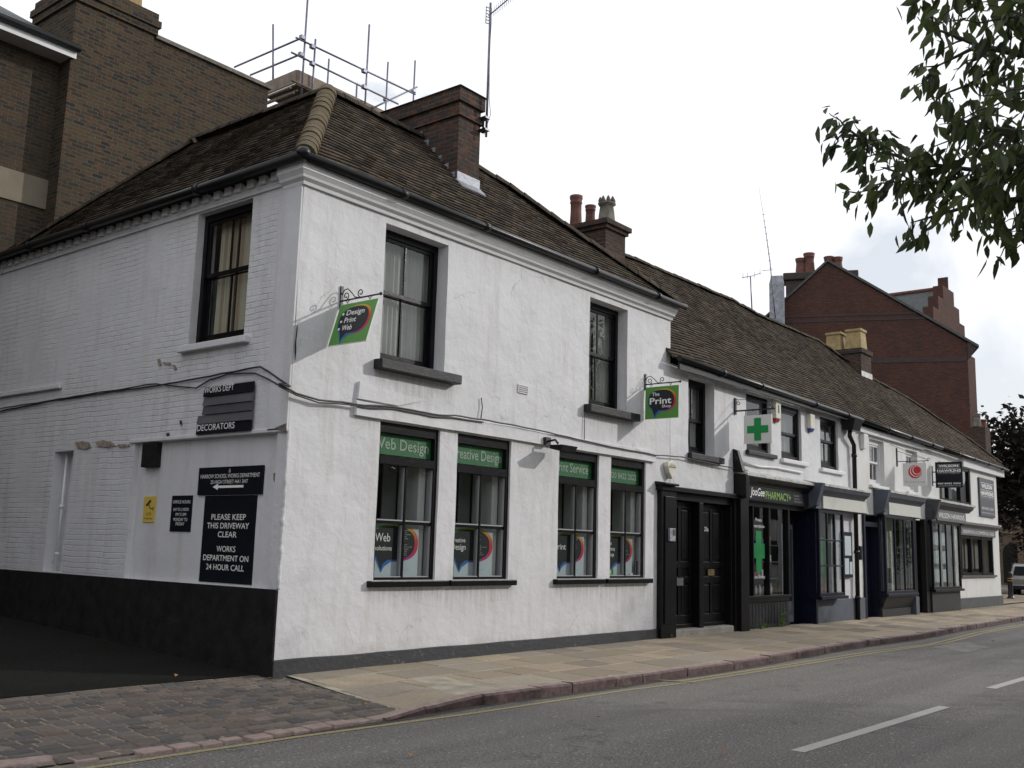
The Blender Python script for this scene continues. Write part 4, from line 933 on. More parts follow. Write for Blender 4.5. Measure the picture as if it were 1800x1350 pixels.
text('Private', FRONT, xm, 2.20, -.054, M['txt_white'], sf, h=.075, maxw=.5); text('Prescriptions', FRONT, xm, 2.07, -.054, M['txt_white'], sf, h=.075, maxw=.56); text('Home Delivery', FRONT, xm, 1.02, -.054, M['txt_white'], sf, h=.065, maxw=.56)
for z in (0.66, 1.0, 1.35, 1.7):
    q = MB(FRONT); q.box(PA+.1,PB-.4,-.36,-.09,z,z+.02); q.build('shelf', M['sign_grey'], sf)
q = MB(FRONT)
Xd0, Xd1 = x_(1391), x_(1409); q.box(Xd0,Xd0+.06,-.25,-.2,.05,2.2); q.box(Xd1,Xd1+.05,-.25,-.2,.05,2.2); q.box(Xd0+.06,Xd1,-.25,-.2,2.1,2.2); q.box(Xd0+.06,Xd1,-.25,-.2,.05,.5); q.build('door', M['slate_blue'], B2)
q = MB(FRONT); q.box(PB+.05,15.0,-.32,-.28,0,2.55); q.build('door_panel', M['black'], B2)
q = MB(FRONT); q.box(14.94,15.14,-.32,.02,-.1,2.62); q.build('door_post', M['navy'], B2)
# fascia, cornice with lead ledge
q = MB(FRONT); q.box(11.36,15.05,0.0,0.14,2.60,2.90); q.extr([(0,2.90),(.14,2.90),(.17,2.95),(.25,3.0),(.27,3.06),(.27,3.09),(0,3.13)], 11.34, 15.12, 0, 0); q.box(11.30,11.46,0,.28,2.62,3.10); fs = q.build('fascia', M['black'], B2, bevel=0.006)
q = MB(FRONT); q.box(11.66,15.0,.14,.15,2.63,2.87); q.build('sign_board', M['sign_black'], fs)
X1, X2, X3, X4 = x_(1320,-.15), x_(1346,-.15), x_(1393,-.15), x_(1395,-.15)
text('JooGee', FRONT, (X1+X2)/2, 2.71, .153, M['txt_white'], fs, h=.17, width=X2-X1-.02, shear=.25, bold=.012, name='lettering')
text('PHARMACY+', FRONT, (X2+X3)/2, 2.675, .153, M['txt_lime'], fs, h=.165, width=X3-X2-.06, bold=.01)
for r_, t in enumerate(('020 8422 2092', 'joogeepharmacy', 'info@joogeepharmacy')): text(t, FRONT, X4+.08, 2.80-r_*.062, .153, M['txt_grey'], fs, h=.032, align='l', maxw=1.0)
q = MB(FRONT); pts = []
for k in range(12): a = 2*math.pi*k/12; q.tube([(X1-.16+.10*math.cos(a),.155,2.745+.09*math.sin(a)),(X1-.16+.10*math.cos(a+.6),.155,2.745+.09*math.sin(a+.6))], .012, 6)
q.box(X1-.24,X1-.06,.152,.156,2.735,2.755); q.build('emblem', M['txt_grey'], fs)
def ledge(parent, u0, u1, z, pr, seed):
    q = MB(FRONT); n = int((u1-u0)/0.18)
    for k in range(n):
        a, b = u0+(u1-u0)*k/n, u0+(u1-u0)*(k+1)/n; f = lambda t: 0.03*noise.noise(Vector((t*2.3, seed, 0)))+.015*noise.noise(Vector((t*7, seed, 3)))
        q.hexa([(a,0,z-.02),(b,0,z-.02),(b,pr+.02,z-.045+f(b)*.3),(a,pr+.02,z-.045+f(a)*.3)], [(a,0,z+.09+f(a)),(b,0,z+.09+f(b)),(b,pr+.025,z+f(b)*.5),(a,pr+.025,z+f(a)*.5)])
    return q.build('lead_ledge', M['lead_pale'], parent, fix=True)
ledge(B2, 11.36, 15.1, 3.125, .27, 1)
def bay(parent, px0, px1, z0, z1, pr, ncol, nrow, mat, sillm='navy', rowz=None):
    """projecting shop window between two photographed edges: posts, bars, side pane, sill"""
    u0, u1 = F(px0, 1000, -pr).x, F(px1, 1000, -pr).x
    q = MB(FRONT); fw = .07
    for a in (u0, u1-fw): q.box(a,a+fw,pr-fw,pr,z0,z1)
    q.box(u0,u0+fw,0.0,.05,z0,z1); q.box(u1-fw,u1,0.0,.05,z0,z1)
    for (a, b) in ((z0,z0+.07),(z1-.08,z1)):
        q.box(u0+fw,u1-fw,pr-fw,pr-.003,a,b); q.box(u0+.004,u0+fw-.004,.05,pr-fw,a,b); q.box(u1-fw+.004,u1-.004,.05,pr-fw,a,b)
    for k in range(1, ncol): a = u0+fw+(u1-u0-2*fw)*k/ncol; q.box(a-.03,a+.03,pr-.05,pr-.008,z0+.07,z1-.08)
    for zz in (rowz or []):
        for k in range(ncol): 
            a = u0+fw+(u1-u0-2*fw)*k/ncol+.03; b = u0+fw+(u1-u0-2*fw)*(k+1)/ncol-.03; q.box(a,b,pr-.04,pr-.012,zz-.018,zz+.018)
    q.box(u0-.05,u1+.06,0,pr+.06,z0-.07,z0)
    wn = q.build('bay_window', M[mat], parent, bevel=.005)
    gl = MB(FRONT); gl.poly([(u0+.05,pr-.03,z0+.05),(u1-.05,pr-.03,z0+.05),(u1-.05,pr-.03,z1-.05),(u0+.05,pr-.03,z1-.05)]); gl.poly([(u0+.03,.03,z0+.05),(u0+.03,pr-.03,z0+.05),(u0+.03,pr-.03,z1-.05),(u0+.03,.03,z1-.05)]); gl.poly([(u1-.03,.03,z0+.05),(u1-.03,pr-.03,z0+.05),(u1-.03,pr-.03,z1-.05),(u1-.03,.03,z1-.05)])
    gl.build('pane', M['glass'], wn)
    q = MB(FRONT); q.box(u0+.02,u1-.02,-.3,pr-.02,z1-.01,z1+.02); q.build('bay_top', M[mat], wn)
    return wn, u0, u1
def shopsign(parent, px0, px1, z0, z1, zc, pr, boardm, txt=None, dark='black', txtm='txt_white', cpx=None, ch_=.30):
    u0, u1 = F(px0, 900, -pr).x, F(px1, 900, -pr).x
    c0, c1 = (F(cpx[0], 860, -pr-.15).x, F(cpx[1], 860, -pr-.15).x) if cpx else (u0-.05, u1+.4)
    q = MB(FRONT); q.box(u0-.35,u1+.12,0,pr-.01,z0-.02,z1+.02)
    q.extr([(0,z1+.02),(pr,z1+.02),(pr+.03,z1+.06),(pr+.12,z1+.13),(pr+.15,zc-.04),(pr+.15,zc),(0,zc+.02)], c0, c1)
    q.hexa([(c0-.16,0,z0-.05),(c0+.02,0,z0-.05),(c0+.02,pr+.05,z0+.05),(c0-.16,pr+.05,z0+.05)], [(c0-.16,0,zc+.05),(c0+.02,0,zc+.05),(c0+.02,pr+.2,zc+.03),(c0-.16,pr+.2,zc+.03)])
    fs = q.build('fascia', M[dark], parent, bevel=.006)
    q = MB(FRONT); q.box(u0,u1,pr-.008,pr+.022,z0,z1); q.build('sign_board', M[boardm], fs)
    if txt: text(txt, FRONT, (u0+u1)/2-.02, z0+(z1-z0)*.28, pr+.026, M[txtm], fs, h=(z1-z0)*.5, width=(u1-u0)*.9, bold=.006)
    ledge(parent, c0-.12, c1, zc+.02, pr+.15, px0); return fs
shopsign(B2, 1446, 1522, 2.60, 2.88, 3.12, .28, 'sign_pale', dark='slate_blue', cpx=(1447, 1530))
wn, u0, u1 = bay(B2, 1441, 1485, 0.62, 2.58, .25, 3, 2, 'navy', rowz=[1.30, 1.88])
q = MB(FRONT); q.box(u0+.1,u1-.1,-.1,-.08,1.0,1.95); q.build('display_board', M['win_green'], wn)
q = MB(FRONT); q.box(u0+.15,u0+.55,.04,.05,.95,1.7); q.build('poster', M['poster'], wn)
q = MB(FRONT); q.box(u0+.2,u1-.2,-.25,-.1,.62,1.2); q.build('display_desk', M['boards'], wn)
# navy side of the bay, plinth, white panel
q = MB(FRONT); q.box(15.12,15.42,0.0,.22,-.1,2.62) if False else q.box(15.10,u0-.01,0,.16,-.1,2.62); q.build('pilaster', M['navy'], B2)
q = MB(FRONT); q.box(u0+.0,18.02,0.0,.05,-.25,.52); q.build('plinth', M['slate_blue'], B2, bevel=.01)
nb0, nb1 = F(1484,1000,-.08).x, F(1500,1000,-.08).x
q = MB(FRONT); q.box(nb0,nb1,.0,.07,1.02,2.12); nb = q.build('notice_case', M['navy'], B2, bevel=.008)
q = MB(FRONT); q.box(nb0+.08,nb1-.10,.07,.078,1.55,2.02); q.box(nb0+.06,nb0+.33,.07,.078,1.1,1.48); q.box(nb0+.38,nb1-.06,.07,.08,1.1,1.4); q.build('notice', M['poster'], nb)
# roofs of the row ------------------------------------------------------
s2 = 1.17; k2 = math.hypot(1, s2)
top = [(8.0,2.2),(10.4,2.2),(12.8,2.28),(15.9,2.38),(17.3,2.27),(21.5,2.36),(22.8,2.02),(23.9,1.66),(26.1,1.50),(27.9,1.24),(28.6,1.02),(30.7,.62),(32.35,0.02)]
def topy(x):
    for (a, b), (c, d) in zip(top, top[1:]):
        if a <= x <= c: return b+(d-b)*(x-a)/(c-a)
    return top[-1][1]
def row_roof(parent, xa, xb, seed, bright):
    O = Vector((xa, -.17, ZE(xa)+.035)); U = Vector((xb-xa, 0, ZE(xb)-ZE(xa))); Vv = Vector((0,1,s2))
    T = [(xa, topy(xa))]+[p for p in top if xa < p[0] < xb]+[(xb, topy(xb))]
    poly = [(0,0),(xb-xa,0)]+[(p[0]-xa, (p[1]+.17)*k2) for p in reversed(T)]
    mb = MB(); tile_slope(mb, O, U, Vv, poly, seed=seed, sag=.05, bright=bright)
    R3 = [Vector((x, y, ZE(x)+.035+s2*(y+.17))) for x, y in T]; mb.c = (.04,.035,.03)
    for a, b in zip(R3, R3[1:]):
        i = mb.add([a, b, Vector((b.x, max(4.8, b.y), 4.7)), Vector((a.x, 4.8, 4.7))]); mb.face([i,i+1,i+2,i+3])
    r = mb.build('roof', M['tile'], parent)
    q = MB(); ridge_tiles(q, [p+Vector((0,0,.02)) for p in R3 if p.y > 1.0 or True], r=.085, flare=.006, seed=seed); q.build('ridge_tiles', M['ridge'], r, fix=False)
    return r
row_roof(B2, 8.62, 18.0, 11, 1.0)
q = MB(); gutter(q, [(8.70,-.24,ZE(8.7)-.0),(13,-.24,ZE(13)),(18.0,-.24,ZE(18))], r=.055); q.box(8.78,18.0,-.2,-.16,4.86,5.0); q.build('gutter', M['gutter'], B2)
# hopper and rainwater pipe on the party line
q = MB(FRONT); hx = F(1498,757,-.2).x; q.hexa([(hx-.22,.05,4.62),(hx+.22,.05,4.62),(hx+.22,.3,4.62),(hx-.22,.3,4.62)],[(hx-.28,.02,4.88),(hx+.28,.02,4.88),(hx+.28,.38,4.88),(hx-.28,.38,4.88)]); px_ = F(1504,900,-.1).x
q.tube([(hx,.15,4.65),(hx,.13,4.5),(px_,.1,4.3),(px_,.1,-.02)], .055, 10)
for z in (0.5,1.6,2.8,4.0): q.tube([(px_,.1,z),(px_,.1,z+.08)], .072, 10)
q.build('rainwater_pipe', M['gutter'], B2)
# chimney with pots
c = MB(); c.box(9.12,9.86,1.72,3.3,6.8,8.02); c.box(9.07,9.91,1.67,3.35,8.02,8.10); c.box(9.02,9.96,1.62,3.40,8.10,8.20)
ch = c.build('chimney', M['brick_chim'], B2)
c = MB(); c.box(9.0,9.82,1.702,1.718,7.25,7.42); c.hexa([(9.0,1.5,7.10),(9.84,1.5,7.10),(9.84,1.72,7.35),(9.0,1.72,7.35)],[(9.0,1.49,7.12),(9.84,1.49,7.12),(9.84,1.71,7.38),(9.0,1.71,7.38)]); c.build('flashing', M['lead_pale'], ch)
def pot(parent, x, y, z, h, r, mat, crown=False, sq=False):
    c = MB()
    if crown:
        c.lathe((x,y,z), [(r*1.45,0),(r*1.45,.06),(r*1.25,.10),(r*1.05,h*.55),(r*.95,h*.68),(r*1.25,h*.72),(r*1.3,h*.78),(r*1.05,h*.80)], 8)
        for k in range(8):
            a = math.pi*k/4; c.lathe((x+r*.95*math.cos(a), y+r*.95*math.sin(a), z+h*.79), [(r*.20,0),(r*.30,h*.06),(r*.20,h*.14),(r*.03,h*.20)], 6)
    elif sq:
        c.hexa([(x-r,y-r,z),(x+r,y-r,z),(x+r,y+r,z),(x-r,y+r,z)],[(x-r*.85,y-r*.85,z+h*.88),(x+r*.85,y-r*.85,z+h*.88),(x+r*.85,y+r*.85,z+h*.88),(x-r*.85,y+r*.85,z+h*.88)])
        c.box(x-r*.98,x+r*.98,y-r*.98,y+r*.98,z+h*.88,z+h)
    else: c.lathe((x,y,z), [(r*1.25,0),(r*1.2,h*.1),(r,h*.62),(r,h*.80),(r*1.12,h*.82),(r*1.12,h*.86),(r,h*.87),(r*1.18,h*.93),(r*1.2,h),(r*.8,h)], 14)
    return c.build('chimney_pot', M[mat], parent)
for px, yy, ht, rr, mt, cw in ((1013,3.0,345,.12,'terracotta',False),(1038,2.5,362,.10,'terracotta',False),(1067,2.0,346,.15,'stonepot',True)):
    pp = F(px, ht, yy); pot(ch, pp.x, yy, 8.2, pp.z-8.2, rr, mt, crown=cw)

B3 = thing('terrace_house', (20.6, 3, 0), 'narrow cream house with white upper sashes over a tall navy bay window', 'house')
U3 = [(19.05,20.15,3.40,4.62), (21.95,22.95,3.40,4.60)]
dC0, dC1 = 18.50, 19.45; xE = 23.35
w3 = wall(FRONT, 18.0, xE, -0.25, 4.90, U3+[(dC0,dC1,-.25,2.62),(19.75,22.1,.62,2.62),(22.45,23.25,-.25,2.62)], amp=.01)
w3.build('wall', M['cream'], B3, fix=False)
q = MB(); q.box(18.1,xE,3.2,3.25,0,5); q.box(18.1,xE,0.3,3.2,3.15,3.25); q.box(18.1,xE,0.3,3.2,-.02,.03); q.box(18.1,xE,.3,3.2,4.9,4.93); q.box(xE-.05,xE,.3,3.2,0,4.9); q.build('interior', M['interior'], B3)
sash(B3, FRONT, *U3[0], rec=.10, fw=.09, mat='white_trim', sill=(19.0,20.3,3.40,.08,.08,'white_trim'), vb=2)
sash(B3, FRONT, *U3[1], rec=.10, fw=.09, mat='white_trim', sill=(21.9,23.0,3.40,.08,.08,'white_trim'), vb=2)
q = MB(FRONT); q.box(dC0-.12,dC0,0,.05,-.1,2.62); q.box(dC1,dC1+.12,0,.05,-.1,2.62); q.box(dC0,dC1,-.1,.03,2.3,2.42); q.build('door_surround', M['navy'], B3, bevel=.005)
q = MB(FRONT); q.box(dC0,dC1,-.24,-.2,0.02,2.3)
for a, b in ((.2,1.0),(1.12,2.15)):
    q.box(dC0+.12,(dC0+dC1)/2-.05,-.2,-.185,a,b); q.box((dC0+dC1)/2+.05,dC1-.12,-.2,-.185,a,b)
dr = q.build('door', M['navy'], B3, bevel=.005)
q = MB(FRONT); q.box(22.45,23.25,-.28,-.2,0,2.6); q.build('door', M['black'], B3); q = MB(FRONT); q.box(dC1+.12,19.82,-.02,.06,-.2,2.64); q.box(dC1-.03,dC1+.0,-.3,.0,0,2.6); q.build('pilaster', M['navy'], B3); q = MB(FRONT); q.box(22.02,22.47,-.02,.05,-.2,2.64); q.box(23.22,23.8,-.3,.05,-.2,2.64); q.build('pilaster', M['black'], B3)
shopsign(B3, 1562, 1617, 2.66, 2.97, 3.24, .22, 'sign_pale', dark='slate_blue', cpx=(1563, 1628))
wn, u0, u1 = bay(B3, 1558, 1609, 0.60, 2.64, .22, 3, 1, 'navy')
q = MB(FRONT); q.box(u0+.1,u1-.1,-.35,-.33,.62,2.6); q.build('blind', M['sign_pale'], wn)
q = MB(FRONT); q.box(u0+.7,u1-1.0,-.3,-.1,.62,1.25); q.build('display_desk', M['charcoal'], wn)
q = MB(FRONT); q.hexa([(u0+.1,0,.2),(u1-.1,0,.2),(u1-.1,.05,.2),(u0+.1,.05,.2)],[(u0,0,.53),(u1,0,.53),(u1,.22,.53),(u0,.22,.53)]); q.box(u0,u1,0,.09,-.2,.2); q.build('stall_riser', M['sill_black'], B3)
q = MB(FRONT); q.box(u1+.05,u1+.33,0,.2,-.1,.48); q.build('plinth', M['slate_blue'], B3, bevel=.01)
q = MB(FRONT); q.tube([(u1+.15,.08,.5),(u1+.15,.08,2.3),(u1+.05,.08,2.5)], .03, 8); q.build('waste_pipe', M['pipe_white'], B3)
q = MB(FRONT); q.box(18.0,18.38,0.0,.04,-.25,.52); q.build('plinth', M['slate_blue'], B3)
row_roof(B3, 18.0, xE, 12, .95)
q = MB(); gutter(q, [(18.0,-.24,ZE(18)),(xE+1.2,-.24,ZE(xE+1.2)-.02)], r=.06); q.build('gutter', M['gutter'], B3)
q = MB(FRONT); q.box(18.2,xE,0.0,.10,4.70,4.83); q.build('eaves_board', M['white_trim'], B3)
c = MB(); c.box(22.9,23.75,1.55,2.75,6.4,7.72); c.box(22.85,23.80,1.50,2.80,7.72,7.86)
for k in range(8): c.box(22.9+.0,22.91,1.55,2.75,6.5,6.51)
ch = c.build('chimney', M['brick_chim'], B3)
pot(ch, 23.30, 2.48, 7.86, .62, .25, 'yellowpot', sq=True); pot(ch, 23.32, 1.85, 7.86, .66, .26, 'yellowpot', sq=True)
c = MB(); c.box(22.88,23.78,1.53,1.548,6.95,7.15); c.build('flashing', M['lead_pale'], ch)

B4 = thing('end_house', (27.6, 3, 0), 'white end house of the row with grey estate agent boards, farthest along the street', 'house')
xF = 31.65
w4 = wall(FRONT, xE, xF, -0.25, 4.85, [(24.95,28.40,3.32,4.50),(23.9,26.3,.60,2.62),(26.95,30.75,1.05,2.32)], amp=.005)
w4.f = WORLD; w4.box(xF-.02, xF, 0.01, 5.0, -.3, 4.85); w4.build('wall', M['cream'], B4, fix=False)
q = MB(); q.box(xE,xF-.1,3.2,3.25,0,5); q.box(xE,xF-.1,0.3,3.2,3.0,3.1); q.box(xE,xF-.1,0.3,3.2,-.02,.03); q.box(xE,xF-.1,.3,3.2,4.85,4.88); q.build('interior', M['interior'], B4)
q = MB(FRONT)
for a in (24.95,25.95,27.25,28.30): q.box(a,a+.10,-.14,-.02,3.32,4.50)
q.box(25.05,28.3,-.14,-.03,4.42,4.50); q.box(25.05,28.3,-.14,-.03,3.32,3.40); wn = q.build('window', M['black'], B4)
gl = MB(FRONT); gl.poly([(25,-.08,3.35),(28.35,-.08,3.35),(28.35,-.08,4.45),(25,-.08,4.45)]); gl.build('pane', M['glass'], wn)
q = MB(FRONT); q.box(26.2,27.2,-.3,-.28,3.4,4.4); q.build('blind', M['curtain'], wn)  # pale sheet stands in for the bright reflection in the middle pane
q = MB(FRONT); q.box(24.8,28.55,-.1,.08,3.24,3.315); q.build('sill', M['charcoal'], wn)
shopsign(B4, 1646, 1696, 2.66, 2.98, 3.22, .22, 'sign_char', txt='WILSON HAWKINS', dark='charcoal', cpx=(1651, 1711))
wn, u0, u1 = bay(B4, 1641, 1690, 0.66, 2.64, .22, 4, 1, 'black')
q = MB(FRONT); q.box(u0+.1,u1-.1,-.3,-.28,.7,2.6); q.build('display_board', M['blind'], wn)
for k in range(3):
    for j in range(3):
        q = MB(FRONT); a = u0+.25+k*.75; z = .85+j*.55; q.box(a,a+.5,-.06,-.05,z,z+.38); q.build('property_card', M['poster'], wn)
q = MB(FRONT); q.box(u0,u1,0,.16,-.2,.58); q.build('stall_riser', M['sill_black'], B4); q = MB(FRONT); q.box(u0-.35,u0-.02,-.02,.12,-.1,2.66); q.build('pilaster', M['black'], B4)
q = MB(FRONT); q.box(26.2,xF+.03,0,.05,-.25,.34); q.build('plinth', M['charcoal'], B4, bevel=.01)
q = MB(FRONT)
for a in (26.95,28.05,29.35,30.63): q.box(a,a+.12,-.10,.02,1.05,2.32)
q.box(27.07,30.63,-.1,.01,2.22,2.32); q.box(27.07,30.63,-.1,.01,1.05,1.13); wn = q.build('window', M['black'], B4)
gl = MB(FRONT); gl.poly([(27,-.05,1.1),(30.7,-.05,1.1),(30.7,-.05,2.3),(27,-.05,2.3)]); gl.build('pane', M['glass'], wn)
for k in range(6):
    q = MB(FRONT); a = 27.3+k*.58; q.box(a,a+.38,-.3,-.28,1.25,2.1); q.build('property_card', M['blind'], wn)
q = MB(FRONT); q.box(26.8,30.95,-.05,.07,.98,1.045); q.build('sill', M['charcoal'], wn)
q = MB(FRONT); q.box(26.85,30.95,0,.07,2.32,2.55); q.extr([(0,2.55),(.07,2.55),(.10,2.60),(.2,2.66),(.2,2.72),(0,2.74)], 26.75, 31.2); fs = q.build('fascia', M['sign_char'], B4)
text('RESIDENTIAL & COMMERCIAL SALES', FRONT, 28.9, 2.385, .073, M['txt_white'], fs, h=.11, width=3.7)
q = MB(FRONT); q.box(26.75,31.25,0,.21,2.722,2.75); q.build('lead_ledge', M['lead_pale'], B4)
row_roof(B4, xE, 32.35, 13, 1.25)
q = MB(); gutter(q, [(xE+1.2,-.24,ZE(24.6)-.02),(32.4,-.24,ZE(32.4)-.02)], r=.05); q.build('gutter', M['gutter'], B4)
q = MB(FRONT); q.box(27.2,32.3,0.0,.13,4.52,4.78); q.build('eaves_board', M['white_trim'], B4)

# ================================================================== THINGS ON THE WALLS
def scroll(mb, fr, cu_, cz, r, turns, a0, d=0, sgn=1, th=.008):
    n = 22; mb.tube([fr(cu_+sgn*r*(1-.75*k/n)*math.cos(a0+turns*2*math.pi*k/n), d, cz+r*(1-.75*k/n)*math.sin(a0+turns*2*math.pi*k/n)) for k in range(n+1)], th, 6, local=False)
def print_sign(X0, zbar, tilt, reach, label, lines):
    t = thing('hanging_sign', (X0, 0, zbar-.65), label, 'sign')
    fr = Frame((X0, 0, zbar), (0,-1,0), (-1,0,0), (0,0,1))       # u = out from the wall, d = towards the driveway
    q = MB(fr); q.box(-.005,.022,-.02,.02,-.10,.19); q.tube([(0,0,0),(reach,0,0)], .011, 8); q.lathe((reach,0,-.02), [(.005,0),(.02,.01),(.022,.02),(.02,.03),(.005,.042)], 10)
    scroll(q, fr, .095, .055, .055, 1.2, -1.57, 0, 1, .007); scroll(q, fr, .36, .062, .055, 1.2, -1.57, 0, -1, .007)
    q.tube([(.02,0,.08),(.06,0,.135),(.12,0,.145),(.19,0,.09),(.26,0,.02),(.33,0,.005)], .007, 6)
    for a in (.13,.53): q.tube([(a-.04,0,0),(a,0,-.035),(a+.04,0,0)], .005, 6); q.tube([(a,0,-.03),(a,0,-.075)], .005, 6)
    q.build('bracket', M['iron'], t)
    s, c = math.sin(tilt), math.cos(tilt)
    fb = Frame((X0-s*.02, 0, zbar-.055), (0,-1,0), (-c,0,s), (s,0,c))
    W0, W1, H_ = .02, .70, .58
    q = MB(fb); q.box(W0,W1,-.008,.008,-H_,0); bd = q.build('board', M['sign_white'], t)
    q = MB(fb); q.box(W0+.006,W1-.006,.008,.0095,-H_+.006,-.006); q.build('face_panel', M['sign_green'], bd)
    bubble(fb, W0+.075, W1-.075, -.44, -.06, .0115, bd)
    for (tx, u, z, h, wd, al, b_) in lines: text(tx, fb, u, z, .0175, M['txt_white'], bd, h=h, width=wd, align=al, bold=b_)
    q = MB(fb)
    if label.startswith('tilted'):
        for z in (-.155,-.26,-.365): q.prism([(.14+.018*math.cos(k*math.pi/5), z+.018*math.sin(k*math.pi/5)) for k in range(10)], .0155, .017)
        q.build('bullet_mark', M['txt_white'], bd)
print_sign(.687, 4.486, rad(17), .72, 'tilted green sign reading Design Print Web on a scrolled bracket near the corner',
    [('Design', .36, -.18, .075, .32, 'c', .012), ('Print', .30, -.285, .075, .21, 'c', .012), ('Web', .285, -.39, .075, .18, 'c', .012)])
print_sign(7.889, 4.454, rad(1.5), .72, 'green hanging sign reading The Print Shop on a scrolled bracket beside the drip edge',
    [('The', .24, -.17, .065, .15, 'c', .012), ('Print', .33, -.315, .115, .44, 'c', .02), ('Shop', .46, -.385, .05, .18, 'c', .01)])
# pharmacy cross sign
t = thing('hanging_sign', (11.386, 0, 3.7), 'white hanging sign with a green cross over the pharmacy', 'sign')
fr = Frame((11.386,0,0), (0,-1,0), (-1,0,0), (0,0,1))
q = MB(fr); q.box(-.01,.03,-.03,.03,4.33,4.67); q.box(0,.88,-.012,.012,4.385,4.415); q.tube([(.02,0,4.64),(.3,0,4.62),(.62,0,4.55),(.86,0,4.42)], .006, 6); scroll(q, fr, .09, 4.56, .05, 1.1, 1.5); scroll(q, fr, .80, 4.47, .04, 1.0, 4.6)
for a in (.24,.78): q.tube([(a,0,4.39),(a,0,4.29)], .008, 6)
q.build('bracket', M['iron'], t)
q = MB(fr); q.box(.21,.81,-.02,.02,3.715,4.29); bd = q.build('board', M['sign_white'], t)
q = MB(fr); q.prism([(.51+a,4.0+b) for a, b in ((-.075,-.23),(.075,-.23),(.075,-.075),(.23,-.075),(.23,.075),(.075,.075),(.075,.23),(-.075,.23),(-.075,.075),(-.23,.075),(-.23,-.075),(-.075,-.075))], .021, .025); q.build('green_cross', M['cross_green'], bd)
# red swirl sign
t = thing('hanging_sign', (21.15, 0, 3.46), 'white hanging sign with a red swirl emblem, above the tall navy bay window', 'sign')
fr = Frame((21.15,0,0), (0,-1,0), (-1,0,0), (0,0,1))
q = MB(fr); q.box(-.01,.03,-.03,.03,4.04,4.55); q.tube([(0,0,4.17),(.86,0,4.17)], .012, 6); q.tube([(0,0,4.47),(.84,0,4.2)], .006, 6); q.tube([(-.02,.5,4.62),(.84,0,4.2)], .006, 6); scroll(q, fr, .86, 4.20, .05, 1, 0)
for a in (.26,.74): q.tube([(a,0,4.17),(a,0,4.11)], .01, 6)
q.build('bracket', M['iron'], t)
q = MB(fr); q.box(.17,.80,-.015,.015,3.49,4.12); bd = q.build('board', M['sign_white'], t)
q = MB(fr); cx_, cz_ = .50, 3.88
def crescent(mb, r0, c0, r1, c1, d):
    n = 20; A = [(cx_+c0[0]+r0*math.cos(a), cz_+c0[1]+r0*math.sin(a)) for a in [math.radians(80+k*230/n) for k in range(n+1)]]
    B = [(cx_+c1[0]+r1*math.cos(a), cz_+c1[1]+r1*math.sin(a)) for a in [math.radians(80+k*230/n) for k in range(n+1)]]
    for k in range(n): mb.poly([(A[k][0],d,A[k][1]),(A[k+1][0],d,A[k+1][1]),(B[k+1][0],d,B[k+1][1]),(B[k][0],d,B[k][1])])
for li_, (rr_, ox_, oz_) in enumerate(((.185,0,0),(.160,.022,.016),(.143,.030,.022),(.118,.048,.036),(.103,.056,.042))):
    q.m = li_ % 2; q.prism([(cx_+ox_+rr_*math.cos(k*math.pi/12), cz_+oz_+rr_*math.sin(k*math.pi/12)) for k in range(24)], .0155, .017+.0015*li_)
q.build('emblem', [M['txt_red'], M['sign_white']], bd)
text('The Swiss Group', fr, .485, 3.575, .017, M['txt_grey'], bd, h=.055, width=.54)
# estate agent boards
t = thing('hanging_sign', (24.31, 0, 3.6), 'black projecting Wilson Hawkins board with white letters', 'sign')
fr = Frame((24.31,0,0), (0,-1,0), (-1,0,0), (0,0,1))
q = MB(fr); q.box(-.02,.02,-.02,.02,3.7,4.3); q.box(0,.15,-.015,.015,4.1,4.13); q.box(0,.15,-.015,.015,3.8,3.83); q.build('bracket', M['iron'], t)
q = MB(fr); q.box(.10,.87,-.02,.02,3.64,4.41); bd = q.build('board', M['sign_black'], t)
q = MB(fr); q.box(.16,.81,.021,.022,4.235,4.345); q.build('panel', M['sign_char'], bd)
text('WILSON', fr, .49, 4.255, .024, M['txt_white'], bd, h=.07, width=.55, bold=.03); text('HAWKINS', fr, .49, 4.11, .024, M['txt_white'], bd, h=.075, width=.68, bold=.03)
q = MB(fr); q.box(.15,.83,.021,.024,4.205,4.213); q.box(.15,.83,.021,.024,4.09,4.096); q.build('rule', M['txt_white'], bd)
text('ESTATE AGENTS', fr, .49, 4.045, .024, M['txt_grey'], bd, h=.03, width=.6); text('020 8422 2222', fr, .49, 3.745, .024, M['txt_white'], bd, h=.045, width=.66, bold=.03); text('wilsonhawkins.co.uk', fr, .49, 3.685, .024, M['txt_white'], bd, h=.025, width=.66)
t = thing('wall_sign', (30.2, 0, 3.0), 'tall grey Wilson Hawkins board fixed flat on the end wall', 'sign')
q = MB(FRONT); q.box(29.25,31.1,.0,.06,3.01,4.32); bd = q.build('board', M['sign_grey'], t, bevel=.01)
text('WILSON', FRONT, 30.15, 3.98, .063, M['txt_white'], bd, h=.14, width=1.35, bold=.03); text('HAWKINS', FRONT, 30.15, 3.74, .063, M['txt_white'], bd, h=.14, width=1.6, bold=.03)
q = MB(FRONT)
for z in (4.15,3.91,3.69): q.box(29.35,31.0,.061,.064,z,z+.012)
q.build('rule', M['txt_white'], bd)
text('ESTATE AGENTS', FRONT, 30.15, 3.62, .063, M['txt_grey'], bd, h=.04, width=1.5); text('020 8422 2222', FRONT, 30.15, 3.25, .063, M['txt_white'], bd, h=.085, width=1.5); text('wilsonhawkins.co.uk', FRONT, 30.15, 3.12, .063, M['txt_white'], bd, h=.05, width=1.55)
